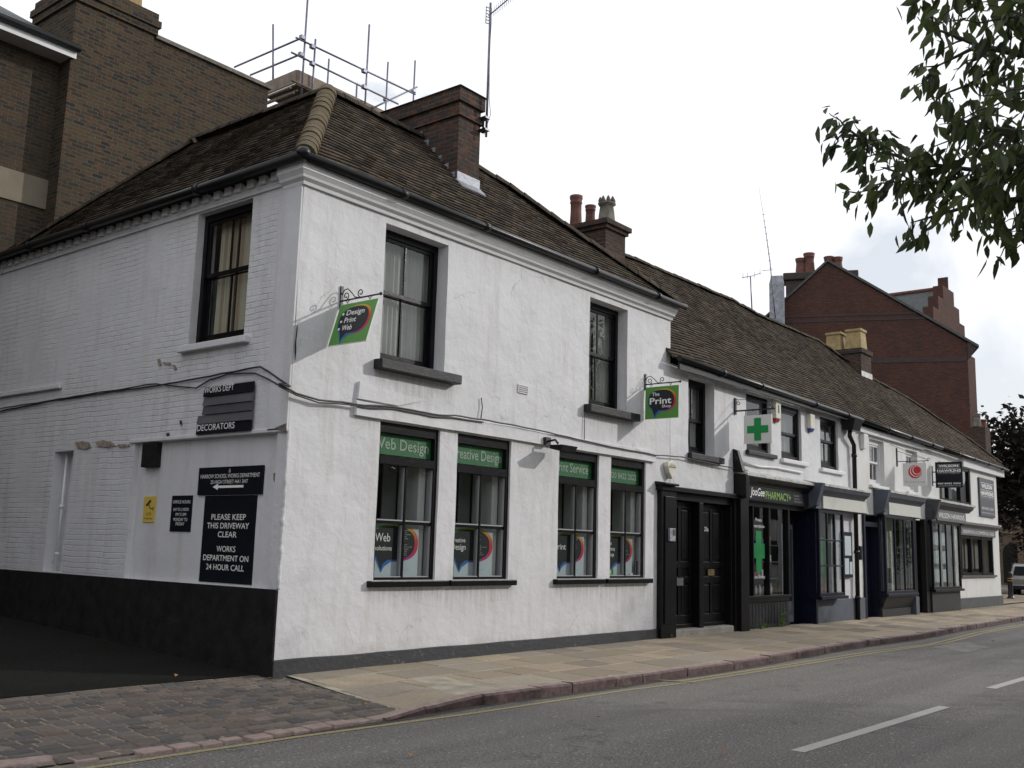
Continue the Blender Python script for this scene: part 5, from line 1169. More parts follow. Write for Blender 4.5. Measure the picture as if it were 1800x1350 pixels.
# signs by the driveway: frame on the recessed panel (x = 0.07) and on the wall
REC = Frame((.07,0,0), (0,-1,0), (-1,0,0), (0,0,1))
def sidequad(p, x0):      # (umin, umax, zmin, zmax) from four photographed corners
    q = [S(a, b, x0) for a, b in p]; ys = sorted(-v.y for v in q); zs = sorted(v.z for v in q)
    return (ys[0]+ys[1])/2, (ys[2]+ys[3])/2, (zs[0]+zs[1])/2, (zs[2]+zs[3])/2
a, b, c, d_ = sidequad([(349,823),(462,817),(461,868),(348,871)], .045)
t = thing('wall_sign', (.05, -(a+b)/2, c), 'wide black Harrow School Works Department sign with a white arrow', 'sign')
q = MB(REC); q.box(a,b,.0,.028,c,d_); bd = q.build('board', M['sign_black'], t, bevel=.003)
um = (a+b)/2; H_ = d_-c
text('HARROW SCHOOL WORKS DEPARTMENT', REC, um, c+H_*.60, .030, M['txt_white'], bd, h=.052, width=(b-a)*.92, bold=.0); text('25 HIGH STREET HA1 3HT', REC, um, c+H_*.40, .030, M['txt_white'], bd, h=.046, width=(b-a)*.58)
q = MB(REC); q.poly([(um-.33,.031,c+.10),(um-.22,.031,c+.06),(um-.22,.031,c+.085),(um+.30,.031,c+.085),(um+.30,.031,c+.115),(um-.22,.031,c+.115),(um-.22,.031,c+.14)]); q.build('arrow', M['txt_white'], bd)
q = MB(REC); q.prism([(um-.015,d_-.075),(um+.015,d_-.075),(um+.02,d_-.05),(um,d_-.02),(um-.02,d_-.05)], .028, .031); q.build('crest', M['txt_grey'], bd)
a, b, c, d_ = sidequad([(358,872),(449,870),(445,1029),(352,1022)], .06)
t = thing('wall_sign', (.05, -(a+b)/2, c), 'tall black sign asking to keep this driveway clear', 'sign')
q = MB(REC); q.box(a,b,.0,.012,c+.0,d_); bd = q.build('board', M['sign_black'], t, bevel=.003); um = (a+b)/2; H_ = d_-c
for s_, f, wd in (('PLEASE KEEP',.72,.66),('THIS DRIVEWAY',.62,.80),('CLEAR',.52,.36),('WORKS',.355,.36),('DEPARTMENT ON',.25,.86),('24 HOUR CALL',.145,.72)):
    text(s_, REC, um-.01, c+H_*f, .015, M['txt_white'], bd, h=.072, width=(b-a)*wd, bold=.006)
a, b, c, d_ = sidequad([(302,872),(338,870),(335,935),(299,934)], .06)
t = thing('wall_sign', (.05, -(a+b)/2, c), 'small black office hours sign', 'sign')
q = MB(REC); q.box(a,b,.0,.014,c,d_); bd = q.build('board', M['sign_black'], t, bevel=.003); um = (a+b)/2; H_ = d_-c
for s_, f, wd in (('OFFICE HOURS',.78,.86),('8AM TO 12 NOON',.57,.74),('1PM TO 5PM',.43,.52),('MONDAY TO',.29,.68),('FRIDAY',.17,.42)): text(s_, REC, um, c+H_*f, .016, M['txt_white'], bd, h=.042, width=(b-a)*wd)
a, b, c, d_ = sidequad([(253,873),(273,872),(272,918),(251,918)], .06)
t = thing('wall_sign', (.05, -(a+b)/2, c), 'small yellow CCTV sign with a black camera picture', 'sign')
q = MB(REC); q.box(a,b,.0,.012,c,d_); bd = q.build('board', M['yellow'], t, bevel=.002); um = (a+b)/2; H_ = d_-c
q = MB(REC); q.poly([(um-.09,.014,c+H_*.66),(um-.05,.014,c+H_*.60),(um+.05,.014,c+H_*.82),(um+.01,.014,c+H_*.88)]); q.poly([(um-.02,.0142,c+H_*.68),(um+.0,.0142,c+H_*.68),(um+.04,.0142,c+H_*.56),(um+.02,.0142,c+H_*.54)]); q.poly([(um+.02,.0144,c+H_*.54),(um+.10,.0144,c+H_*.54),(um+.10,.0144,c+H_*.51),(um+.02,.0144,c+H_*.51)]); q.poly([(um+.09,.0146,c+H_*.60),(um+.105,.0146,c+H_*.60),(um+.105,.0146,c+H_*.45),(um+.09,.0146,c+H_*.45)]); q.build('camera_picture', M['txt_dark'], bd)
text('CCTV', REC, um, c+H_*.26, .014, M['txt_dark'], bd, h=.04, width=.13); text('in operation', REC, um, c+H_*.12, .014, M['txt_dark'], bd, h=.025, width=.2)
a, b, c, d_ = sidequad([(358,683),(446,669),(445,755),(343,767)], -.03)
t = thing('wall_sign', (-.03, -(a+b)/2, c), 'stack of dark boards reading Works Dept above and Decorators below', 'sign')
H_ = d_-c; a0 = a+.10
for k, (s_, z0_, z1_, u0_, m_) in enumerate((('WORKS DEPT',.79,1.0,a0,'sign_black'),('',.60,.78,a0,'sign_char'),('',.41,.59,a0+.0,'sign_grey'),('',.22,.40,a-.0,'sign_char'),('DECORATORS',.0,.21,a,'sign_black'))):
    q = MB(SIDE); q.hexa([(u0_,.03,c+H_*z0_),(b,.03,c+H_*z0_),(b,.062,c+H_*z0_),(u0_,.062,c+H_*z0_)],[(u0_,.03,c+H_*z1_),(b,.03,c+H_*z1_),(b,.045,c+H_*z1_),(u0_,.045,c+H_*z1_)])
    bd = q.build('board', M[m_], t)
    if s_: text(s_, Frame((-.0,0,c+H_*z0_),(0,-1,0),(-1,0,.13),(-.0,0,1)), u0_+.03, .035, .068, M['txt_white'], bd, h=.082, width=.62 if k == 0 else .78, align='l', bold=.002)
a, b, c, d_ = sidequad([(257,785),(282,785),(281,821),(256,822)], .05)
q = MB(REC); q.box(a,b,0,.09,c,2.765); o = q.build('meter_box', M['black_wall'], bevel=.01); tag(o, 'small black box tucked under the lintel beside the driveway', 'box')
# pipe in the narrow recess
q = MB(); q.tube([(.14,5.40,.97),(.14,5.38,2.72)], .022, 8)
for z in (1.2,1.9): q.tube([(.14,5.395,z),(.14,5.395,z+.05)], .035, 8)
o = q.build('conduit', M['pipe_white']); tag(o, 'thin white pipe standing in the narrow wall recess', 'pipe')
# cables
def cable(pts, r, label, sagseed=0):
    q = MB(); P = [Vector(p) for p in pts]; out_ = []
    for a, b in zip(P, P[1:]):
        m = max(2, int((b-a).length/.12))
        for k in range(m): 
            p = a+(b-a)*k/m; out_.append(p+Vector((0,0,.012*noise.noise(p*3+Vector((sagseed,0,0))))))
    out_.append(P[-1]); q.tube(out_, r, 6, local=False)
    return tag(q.build('cable', M['cable']), label, 'cable')
fp = [(490,674),(520,691),(560,703),(600,706),(640,712),(700,716),(760,728),(800,731),(850,738),(900,747),(950,757),(1000,768),(1040,778),(1100,790),(1155,800),(1200,803),(1250,815),(1290,823)]
side1 = [S(x,y,-.03) for x, y in ((-6,724),(100,703),(290,676),(400,655),(458,644),(470,652))]+[Vector((-.045,-.03,F(487,676).z))]
cable(side1+[F(x,y,-.075) for x, y in fp], .012, 'upper black cable running round the corner and along the shop wall', 1)
side2 = [S(x,y,-.03) for x, y in ((-6,719),(100,702),(275,674),(310,679),(345,682),(370,667),(400,658),(448,655),(465,663))]+[Vector((-.045,-.03,F(487,678).z-.03))]
cable(side2+[F(x,y+4,-.07) for x, y in fp[:9]], .010, 'lower sagging grey cable above the Works Dept boards', 5)
cable([F(1028,722,-.02),F(1027,776,-.03)], .007, 'short thin wire dropping below the right upper sill')
cable([F(846,699,-.02),F(848,716,-.03),F(845,738,-.04)], .008, 'short hooked wire under the middle of the upper wall')
q = MB(FRONT); 
for k in range(7): 
    a = F(1285,810,-.1); q.tube([(11.25+.05*math.sin(k*2.1),.05+.03*(k%3),3.50-.02*k),(11.40+.06*math.cos(k*1.3),.12+.03*(k%2),3.35+.03*math.sin(k)),(11.55+.08*math.sin(k),.10,3.22+.06*math.cos(k*2)),(11.75+.1*math.sin(k*1.7),.05,3.20+.05*math.sin(k*3))], .008, 6)
o = q.build('cable_tangle', M['cable']); tag(o, 'tangle of loose cables at the end of the pharmacy ledge', 'cables')
q = MB(FRONT); q.hexa([(11.28,0,3.15),(11.42,0,3.15),(11.42,.22,3.15),(11.28,.22,3.15)],[(11.28,0,3.62),(11.40,0,3.62),(11.40,.10,3.58),(11.28,.10,3.58)]); o = q.build('timber_bracket', M['black'], bevel=.01); tag(o, 'black upright timber bracket standing on the ledge end', 'bracket')
q = MB(FRONT); pts = [F(x,y,-.04) for x, y in ((1308,813),(1335,820),(1365,822),(1411,831))]; q = MB(); q.tube(pts, .022, 8, local=False); o = q.build('conduit', M['pipe_white']); tag(o, 'white conduit bowed along the wall above the pharmacy ledge', 'pipe')
# floodlight, vent, alarms, intercom
t = thing('floodlight', (4.95,0,3.0), 'black floodlight on a bracket between the pairs of shop windows', 'lamp')
q = MB(FRONT); q.box(4.86,4.98,.05,.11,3.08,3.2); q.tube([(4.92,.1,3.14),(4.94,.22,3.16),(4.97,.26,3.10)], .018, 8); q.build('bracket', M['rust'] if False else M['iron'], t)
q = MB(FRONT); q.hexa([(4.86,.18,3.02),(5.20,.18,3.02),(5.22,.40,2.97),(4.84,.40,2.97)],[(4.88,.16,3.08),(5.18,.16,3.08),(5.24,.44,3.07),(4.82,.44,3.07)]); q.build('lamp_head', M['black_wall'], t, bevel=.008)
t = thing('air_vent', (4.38,0,3.82), 'square white air vent grille high on the shop wall', 'vent')
q = MB(FRONT); q.box(4.26,4.50,0,.02,3.82,3.95); vt = q.build('vent_frame', M['white_trim'], t)
q = MB(FRONT)
for k in range(8):
    for j in range(4): q.box(4.272+k*.028,4.29+k*.028,.02,.0215,3.832+j*.028,3.850+j*.028)
q.build('opening', M['txt_dark'], vt)
t = thing('alarm_box', (8.70,0,2.84), 'white shield shaped alarm box above the left door post', 'alarm')
q = MB(FRONT); P_ = [(8.70,2.82),(8.80,2.93),(8.86,3.05),(8.84,3.12),(8.70,3.15),(8.56,3.12),(8.54,3.05),(8.60,2.93)]; q.prism(P_, 0, .10); bx = q.build('case', M['alarm'], t, bevel=.012)
text('CAPTION', FRONT, 8.70, 3.05, .112, M['txt_dark'], bx, h=.035, width=.2); q = MB(FRONT); q.box(8.57,8.83,.101,.112,3.035,3.04); q.build('rule', M['txt_dark'], bx)
def boxalarm(px, z0, z1, lens, label, x=None):
    u = F(px, 740, -.1).x; t = thing('alarm_box', (u,0,z0), label, 'alarm'); q = MB(FRONT); q.box(u-.13,u+.13,0,.10,z0+.08,z1); bx = q.build('case', M['alarm'], t, bevel=.015)
    q = MB(FRONT); q.hexa([(u-.07,0,z0),(u+.07,0,z0),(u+.07,.06,z0),(u-.07,.06,z0)],[(u-.12,0,z0+.08),(u+.12,0,z0+.08),(u+.12,.095,z0+.08),(u-.12,.095,z0+.08)]); q.build('lens', M[lens], t, bevel=.01)
    q = MB(FRONT); q.box(u-.03,u+.03,.10,.103,z1-.28,z1-.1); q.build('badge', M['txt_dark'], bx) if lens == 'redlens' else None
boxalarm(1369, 4.38, 4.86, 'redlens', 'white alarm box with red lens between pharmacy upper windows'); boxalarm(1429, 4.36, 4.78, 'bluelens', 'cream alarm box with blue lens left of the last black upper window')
u = F(1520,776,-.08).x; q = MB(FRONT); q.hexa([(u-.1,0,4.28),(u+.14,0,4.28),(u+.1,.08,4.28),(u-.06,.08,4.28)],[(u-.16,0,4.66),(u+.16,0,4.66),(u+.16,.13,4.66),(u-.16,.13,4.66)]); o = q.build('alarm_box', M['alarm_white'], bevel=.02); tag(o, 'small white wedge shaped alarm box right of the drainpipe', 'alarm')
t = thing('intercom', (8.6,-.1,1.72), 'grey metal intercom panel on the left door post', 'intercom')
q = MB(FRONT); q.box(8.50,8.70,.125,.17,1.70,1.93); bx = q.build('case', M['lead'], t, bevel=.006); q = MB(FRONT); q.box(8.60,8.68,.17,.173,1.80,1.91); q.build('speaker_grille', M['txt_dark'], bx)
q = MB(FRONT); uu = F(1515,965,-.1).x; q.box(uu-.08,uu+.08,0,.09,1.45,1.8); o = q.build('intercom', M['navy'], bevel=.02); tag(o, 'dark round-edged entry phone beside the navy door', 'intercom')
# goods in the pharmacy window
rg = random.Random(12)
CM = [simple('carton blue', (.05,.12,.3), .5), simple('carton white', (.5,.5,.5), .5), simple('carton red', (.35,.05,.06), .5), simple('carton peach', (.45,.25,.15), .5)]
k = 0
for z, kind, n in ((.68,'bottle',13),(1.02,'carton',9),(1.37,'carton',6),(1.72,'carton',6)):
    for j in range(n):
        x = 11.85+(j+.5)*1.55/n+rg.uniform(-.03,.03); y = -.14-rg.uniform(0,.06)
        if kind == 'bottle':
            h = rg.uniform(.16,.26); q = MB(FRONT); ci = rg.choice((0,1,1,1)); q.lathe((x,y,z), [(.032,0),(.034,h*.1),(.034,h*.65),(.014,h*.8),(.014,h)], 10); o = q.build('bottle', CM[ci])
            tag(o, 'small %s bottle in the bottom row of the pharmacy window' % ('blue','white')[ci], 'bottle', 'bottles in the bottom row of the pharmacy window')
        else:
            w_, h = rg.uniform(.06,.13), rg.uniform(.08,.2); q = MB(FRONT); q.box(x-w_/2,x+w_/2,y-.06,y,z,z+h); ci = rg.randrange(4); o = q.build('carton', CM[ci], bevel=.004)
            tag(o, 'small %s carton on the %s shelf of the pharmacy window' % (('blue','white','red','peach')[ci], {1.02:'lowest glass',1.37:'middle',1.72:'top'}[z]), 'carton', 'cartons on the pharmacy window shelves')

# ================================================================== AERIALS
t = thing('tv_aerial', (4.05,.66,8.0), 'tall television aerial strapped to the nearest brick chimney', 'aerial')
mx_, my_ = 4.03, .60
q = MB(); q.tube([(mx_,my_,7.95),(mx_,my_,10.25)], .019, 8); q.build('mast', M['steel'], t)
q = MB()
q.box(mx_-.06,mx_+.05,my_-.03,my_+.12,8.05,8.085); q.box(mx_-.06,mx_+.05,my_-.03,my_+.12,8.25,8.285); q.box(mx_-.05,mx_-.03,my_+.02,my_+.05,8.085,8.25)
q.build('clamp', M['iron'], t)
p0 = Vector((mx_,my_,10.05)); bd_ = Gd(906,-12,10.05)-p0; bd_.z = 0; bl_ = bd_.length; bd_.normalize(); sd_ = Vector((-bd_.y, bd_.x, 0)); print('boom', bl_)
q = MB(); bl_ = min(max(bl_, .8), 2.2); q.tube([p0-bd_*.05, p0+bd_*bl_], .010, 6, local=False)
for k in range(12): c_ = p0+bd_*(.12+k*bl_/12.5); q.tube([c_-Vector((0,0,.085)), c_+Vector((0,0,.085))], .004, 5, local=False)
q.build('boom', M['steel'], t)
q = MB(); 
for k in range(2):
    for z in range(6): a_ = p0-bd_*.05+Vector((0,0,-.14+z*.055)); q.tube([a_-sd_*.05, a_+sd_*.05], .007, 5, local=False)
    a_ = p0-bd_*.05+sd_*(-.05+.1*k); q.tube([a_-Vector((0,0,.15)), a_+Vector((0,0,.15))], .007, 5, local=False)
q.build('reflector', M['steel'], t)
q = MB(); q.tube([(mx_+.01,my_-.02,9.9),(mx_-.02,my_-.03,9.4),(mx_+.02,my_-.02,8.6),(mx_+.07,my_-.02,8.35),(mx_,my_+.05,8.0)], .005, 5); q.build('lead_wire', M['cable'], t)
t = thing('tv_aerial', (16.75,2.3,7.9), 'small television aerial on the ridge left of the red gable', 'aerial')
q = MB(); q.tube([F(1322,548,2.3),F(1319,485,2.3)], .018, 6, local=False); q.build('mast', M['steel'], t)
q = MB(); q.tube([F(1305,488,2.3),F(1322,485,2.2),F(1337,480,2.3)], .010, 5, local=False)
for px, py in ((1306,487),(1314,487),(1326,485),(1336,480)): q.tube([F(px,py+3,2.3),F(px,py-7,2.3)], .006, 5, local=False)
q.build('boom', M['steel'], t)
t = thing('radio_mast', (18.0,2.35,7.9), 'tall thin leaning radio mast rising behind the tiled ridge', 'aerial')
q = MB(); mp_ = [F(1363,560,2.4),F(1359,520,2.4),F(1354,465,2.4),F(1348,420,2.4),F(1342,378,2.4),F(1334,330,2.4)]; q.tube(mp_, [.016,.016,.014,.011,.006,.003], 6, local=False)
for k in range(16):
    f = k/15; i_ = min(3, int(f*4)); ff = f*4-i_; p = mp_[i_]+(mp_[i_+1]-mp_[i_])*ff; q.tube([p-Vector((.05,0,0)), p+Vector((.05,0,.03))], .010, 5, local=False)
q.tube([F(1340,476,2.4),F(1358,474,2.4)], .008, 5, local=False); q.tube([F(1345,580,2.4),F(1365,575,2.4)], .006, 5, local=False)
q.build('mast', M['steel'], t)

# ================================================================== TALL BRICK BUILDING BEHIND
T1 = thing('brick_building', (0, 14, 0), 'tall dark yellow brick building with a chimney and eaves rising behind the corner house', 'building')
yM, yL = 8.25, 8.65
q = MB(); q.box(2.58,5.45,yM+.06,18,0,11.42); q.box(.95,2.58,yM,18,0,11.0); q.build('wall', M['stock'], T1)
q = MB(); q.box(-14,.95,yL,18,0,10.3); q.build('side_wall', M['stock_dark'], T1)
q = MB(); q.box(.95,2.58,yM-.0,yM+1.6,11.0,11.55); ch = None
q.box(.90,2.63,yM-.05,yM+1.65,11.45,11.60); q.box(.86,2.67,yM-.09,yM+1.69,11.60,11.74); q.box(.90,2.62,yM-.05,yM+1.6,11.74,11.90); ch = q.build('chimney', M['stock'], T1)
for x in (1.35,1.80,2.25): pot(ch, x, yM+.35, 11.88, .55, .14, 'yellowpot', sq=True)
q = MB(); q.box(2.63,5.50,yM+.0,yM+.40,11.42,11.50); q.build('coping', M['stonepot'], T1)
a, b, c, d_ = F(0,285,yL), F(105,315,yL), F(95,360,yL), F(0,340,yL)
q = MB(); q.box(-3.0,b.x-.05,yL-.03,yL,7.42,7.98); q.build('render_panel', M['tan_render'], T1)
q = MB(); q.hexa([(-14,yL-.45,10.30),(1.02,yL-.45,10.30),(1.02,yL,10.30),(-14,yL,10.30)],[(-14,yL-.45,10.38),(1.02,yL-.45,10.38),(1.02,yL,10.38),(-14,yL,10.38)]); q.box(-14,1.02,yL-.47,yL-.45,10.28,10.50); q.build('soffit', M['white_trim'], T1)
q = MB(); q.tube([(-14,yL-.53,10.47),(1.05,yL-.53,10.47)], .07, 10); q.build('gutter', M['gutter'], T1)
q = MB(); q.c = None; q.poly([(-14,yL-.5,10.50),(1.0,yL-.5,10.50),(1.0,yL+3.2,12.6),(-14,yL+3.2,12.6)]); q.poly([(-14,yL+3.2,12.6),(1.0,yL+3.2,12.6),(1.0,yL+7,10.5),(-14,yL+7,10.5)]); q.build('roof', M['slate'], T1)

# scaffold on the roof behind
T2 = thing('scaffold', (8.5, 10, 11.4), 'steel tube scaffold with timber boards standing above the ridge behind', 'scaffolding')
yc = 8.85; c0 = F(530,98,yc); xc = c0.x
def pole(a, b, r=.024):
    q = MB(); q.tube([a, b], r, 8, local=False); return q.build('scaffold_tube', M['steel'], T2)
for px, top_, bot, dy in ((530,-8,165,0),(549,66,158,.0),(575,102,158,1.2),(640,38,215,0),(625,145,192,1.2),(678,107,190,1.2),(727,105,166,1.2)):
    a = F(px, bot, yc+dy); b = F(px, top_, yc+dy); pole(Vector((a.x, a.y, min(a.z, 11.6))), Vector((a.x, b.y, b.z)))
S_ = lambda px, py: onplane(px, py, (1,0,0), xc)
pole(S_(412,118), S_(532,66)); pole(S_(440,132), S_(532,94)); a = S_(480,148); b = S_(480,43); pole(a, b)
pole(F(520,66,yc-.04), F(730,166,yc-.04)); pole(F(512,92,yc-.04), F(700,183,yc-.04))
p1, p2 = F(655,190,yc-.03), F(733,153,yc+1.2); pole(p1, p2); pole(F(640,166,yc)+Vector((0,0,.1)), F(680,150,yc+1.2)) if False else None
q = MB(); a, b = F(528,128,yc+.08), F(675,195,yc+.08); zb = (a.z+b.z)/2
q.box(xc-.02,b.x+.3,yc+.06,yc+.10,zb-.30,zb+.02); q.box(xc-.05,xc-.01,yc+.1,yc+2.0,zb-.30,zb+.02); q.build('toe_board', M['boards'], T2)
q = MB(); q.box(xc,b.x+.4,yc+.1,yc+1.3,zb-.34,zb-.30); q.build('deck_board', M['boards'], T2)
q = MB()
for (px, py, dy) in ((531,66,0),(529,96,0),(549,82,0),(549,112,0),(640,125,0),(640,153,0),(727,160,1.2),(678,175,1.2)):
    p = F(px, py, yc+dy-.03); q.box(p.x-.06,p.x+.06,p.y-.05,p.y+.05,p.z-.05,p.z+.05)
q.build('coupler', M['steel'], T2, bevel=.01)
q = MB(); 
for k in range(4): z = zb-.42-.1*(k%2); q.tube([(xc-.1+k*.1,yc+.2,z),(xc-.1+k*.1,yc+1.9,z)], .03, 6)
q.tube([(xc-.3,yc-.05,zb-.38),(b.x+.3,yc-.05,zb-.38)], .03, 6); q.build('transom', M['boards'], T2)
# roof the scaffold stands on
q = MB(); q.box(5.47,12.5,9.1,16,0,11.0); o = q.build('rear_building', M['stock_dark']); tag(o, 'plain brick block behind the ridge carrying the scaffold', 'building')

# ================================================================== RED BRICK GABLED BUILDING
RD = Vector((-.4011,.916,0)); RN = Vector((.916,.4011,0)); P0 = Vector((38,2.44,0))
T3 = thing('gabled_building', (38, 6, 0), 'red brick building with a broad gable and four red chimney pots above the tiled row', 'building')
fr = Frame(P0, -RD, -RN, (0,0,1))     # u runs right, d towards the camera
Lg = 13.0; ap = 5.65
q = MB(fr); q.prism([(0,0),(0,10.75),(-ap,14.60),(-Lg+1.5,9.2),(-Lg+1.5,0)], -11, 0); q.build('wall', M['redbrick'], T3)
q = MB(fr)
def slopeb(u0, z0, u1, z1, d0, d1, th): q.hexa([(u0,d0,z0),(u1,d0,z1),(u1,d1,z1),(u0,d1,z0)], [(u0,d0,z0+th),(u1,d0,z1+th),(u1,d1,z1+th),(u0,d1,z0+th)])
slopeb(-ap, 14.62, .45, 10.52, -11.2, .10, .12); slopeb(-Lg+1.3, 9.1, -ap, 14.62, -11.2, .10, .12); q.build('roof', M['slate'], T3)
for z, h in ((12.10,.09),(11.86,.09),(9.95,.22)):
    q = MB(fr); u0_ = -ap-(14.6-z)*(Lg-1.5-ap)/5.4+.1; q.box(max(u0_,-Lg+1.5), min(0, -ap+(14.6-z)*ap/3.85)-.02, .0, .02, z, z+h); q.build('brick_band', M['redbrick_dark'], T3)
q = MB(fr); q.prism([(0,10.0),(.35,10.5),(.42,10.62),(0,10.78)], -11, .05); q.build('eaves_bracket', M['redbrick_dark'], T3)
PD_ = RN.dot(P0)+2.7; u_a, u_b = [-(onplane(px, 484, RN, PD_)-P0).dot(RD) for px in (1381, 1503)]; zt_ = onplane(1385, 485, RN, PD_).z
q = MB(fr); q.box(u_a,u_b,-3.2,-2.2,11,zt_-.35); q.box(u_a-.12,u_b+.12,-3.32,-2.08,zt_-.35,zt_); q.box(-8.4,-3.1,-3.3,-2.1,13.95,14.15) if False else None; ch = q.build('chimney', M['redbrick_dark'], T3, bevel=.05)
for px, py, rr in ((1407,455,.21),(1422,446,.23),(1457,452,.21),(1472,453,.21)):
    p = onplane(px, py, RN, PD_); pot(ch, p.x, p.y, zt_, p.z-zt_, rr, 'terracotta')
T4 = thing('metal_flue', (34.0, 9.4, 10), 'square grey metal flue rising left of the red gable', 'flue')
p = onplane(1366, 545, RN, RN.dot(P0)-.3); f2 = Frame((p.x, p.y, 0), -RD, -RN, (0,0,1)); q = MB(f2); q.box(-.33,.33,-.3,.3,0,13.55); q.hexa([(-.33,-.3,13.55),(.33,-.3,13.55),(.33,.3,13.55),(-.33,.3,13.55)], [(-.24,-.2,13.95),(.26,-.2,13.95),(.26,.2,13.95),(-.24,.2,13.95)]); q.build('duct', M['lead'], T4)
# stepped gable behind
T5 = thing('stepped_gable_building', (54, 8, 0), 'far slate roofed building with a stepped brick gable behind the red one', 'building')
q = MB(); q.poly([(50,7.0,16.35),(50,14,16.35),(45.5,14,12.3),(45.5,7.0,12.3)]); q.poly([(50,7,16.35),(50,14,16.35),(54.5,14,12.3),(54.5,7.0,12.3)]); q.build('roof', M['slate'], T5)
q = MB(); q.tube([(50,7.0,16.4),(50,14,16.4)], .12, 8); q.build('ridge_tiles', M['terracotta'], T5)
q = MB(); q.box(45.6,54.4,7.05,13.9,0,12.3); q.build('wall', M['redbrick'], T5)
st = [(50-.35,17.1),(50+.35,17.1)]; P_ = [(45.2,0),(45.2,12.5)]
for k in range(5): x = 45.2+k*.95; z = 13.2+k*.78; P_ += [(x, z), (x+.95, z)]
P_ += [(49.95,17.0),(50.05,17.0)]
for k in range(4,-1,-1): x = 54.8-k*.95; z = 13.2+k*.78; P_ += [(x-.95, z), (x, z)]
P_ += [(54.8,0)]
q = MB(Frame((0,0,0),(1,0,0),(0,1,0),(0,0,1))); q.prism(P_, 6.45, 6.98); q.build('stepped_gable', M['redbrick'], T5)
# small stack beyond the end roof
T6 = thing('chimney_stack', (37.2, 2.0, 0), 'slim old chimney stack with dark pots just beyond the end roof', 'chimney')
q = MB(); q.box(36.7,37.5,1.55,2.2,0,6.95); q.build('stack', M['brick_chim'], T6, bevel=.03)
pot(T6, 36.85, 1.9, 6.95, .55, .15, 'stonepot'); pot(T6, 37.3, 1.8, 6.95, .35, .16, 'terracotta')
# far hall under the trees
T7 = thing('stone_hall', (76, 6, 0), 'low brown stone hall with an arched doorway beyond the parked car', 'building')
q = MB(); q.box(75,86,-14,20,-.3,5.2); q.box(74.6,75,8.8,9.2,-.3,5.4); q.build('wall', M['brown_stone'], T7)
q = MB(); q.poly([(74.5,-14,5.2),(74.5,20,5.2),(80.5,20,8.0),(80.5,-14,8.0)]); q.poly([(80.5,-14,8),(80.5,20,8),(86.5,20,5.2),(86.5,-14,5.2)]); q.build('roof', M['slate'], T7)
fr = Frame((75,0,0),(0,-1,0),(-1,0,0),(0,0,1))
def arch(u, z0, w_, h, m, nm):
    q = MB(fr); q.prism([(u-w_/2,z0),(u+w_/2,z0)]+[(u+w_/2*math.cos(a), z0+h-w_/2+w_/2*math.sin(a)) for a in [math.pi*k/8 for k in range(9)]], .0, .06); return q.build(nm, m, T7)
arch(-9.6,.0,1.4,2.9,M['black_wall'],'door')
for u in (-11.8,-7.4,-5.2,-3.0): arch(u,1.1,.9,2.0,M['carglass'],'window')
q = MB(fr); q.box(-20,14,0,.12,3.6,3.75); q.build('string_course', M['tan_render'], T7)

# ================================================================== STREET THINGS
T8 = thing('bollard', (38.9, 1.4, 0), 'black cast iron bollard standing on the far pavement in front of the car', 'bollard')
q = MB(); q.lathe((38.9,1.4,-.05), [(.15,0),(.15,.10),(.115,.14),(.10,.20),(.095,.80),(.11,.83),(.11,.86),(.09,.89),(.085,1.02),(.10,1.05),(.09,1.12),(.04,1.16)], 14); q.build('post', M['iron'], T8)
q = MB(); q.lathe((38.9,1.4,.72), [(.098,0),(.098,.12)], 14); q.build('band', M['yellow'], T8)
# silver estate car, seen from behind
CC = Vector((49.6, 3.05, -.165)); ang = rad(8); cf = Frame(CC, (math.sin(ang),-math.cos(ang),0), (-math.cos(ang),-math.sin(ang),0), (0,0,1))    # u right, d back
T9 = thing('parked_car', tuple(CC), 'silver estate car parked beyond the end house, seen from behind', 'car')
prof = [(0,.32),(-.04,.55),(0.02,.82),(-.02,.98),(-.22,1.50),(-.45,1.60),(-2.6,1.58),(-3.35,1.02),(-4.4,.90),(-4.55,.6),(-4.5,.30)]
def carhull(q, pr, hw, tum=.0):
    n = len(pr); L_ = [cf(-hw+ (tum if z > 1.05 else 0)*(z-1.0)/.6, d, z) for d, z in pr]; R2 = [cf(hw-(tum if z > 1.05 else 0)*(z-1.0)/.6, d, z) for d, z in pr]
    i = q.add(L_+R2); q.face(range(i,i+n)); q.face(range(i+2*n-1,i+n-1,-1))
    for k in range(n): q.face([i+k,i+(k+1)%n,i+n+(k+1)%n,i+n+k])
q = MB(cf); carhull(q, prof, .88, .17); q.build('body', M['carpaint'], T9, bevel=.05)
q = MB(cf); q.hexa([(-.70,.005,1.02),(.70,.005,1.02),(.70,-.03,1.02),(-.70,-.03,1.02)],[(-.60,-.17,1.47),(.60,-.17,1.47),(.60,-.22,1.47),(-.60,-.22,1.47)]); q.build('rear_window', M['carglass'], T9)
for s_ in (-1,1):
    q = MB(cf); q.hexa([(s_*.865,-.35,1.06),(s_*.89,-.35,1.06),(s_*.89,-2.9,1.06),(s_*.865,-2.9,1.06)],[(s_*.74,-.5,1.50),(s_*.755,-.5,1.50),(s_*.755,-2.5,1.50),(s_*.74,-2.5,1.50)]); q.build('side_window', M['carglass'], T9)
    q = MB(cf); q.box(s_*.80-.08,s_*.80+.09,-.08,.03,.72,1.02); q.build('tail_light', M['redlens'], T9, bevel=.02)
    q = MB(cf); q.tube([(s_*.68,-.4,1.62),(s_*.68,-2.5,1.62)], .02, 6); q.build('roof_rail', M['iron'], T9)
    for dd in (-.85,-3.6):
        q = MB(cf); q.tube([(s_*.68,dd,.32),(s_*.89,dd,.32)], .32, 18); wl = q.build('wheel', M['rubber'], T9)
        q = MB(cf); q.tube([(s_*.885,dd,.32),(s_*.90,dd,.32)], .19, 14); q.build('rim', M['chrome'], wl)
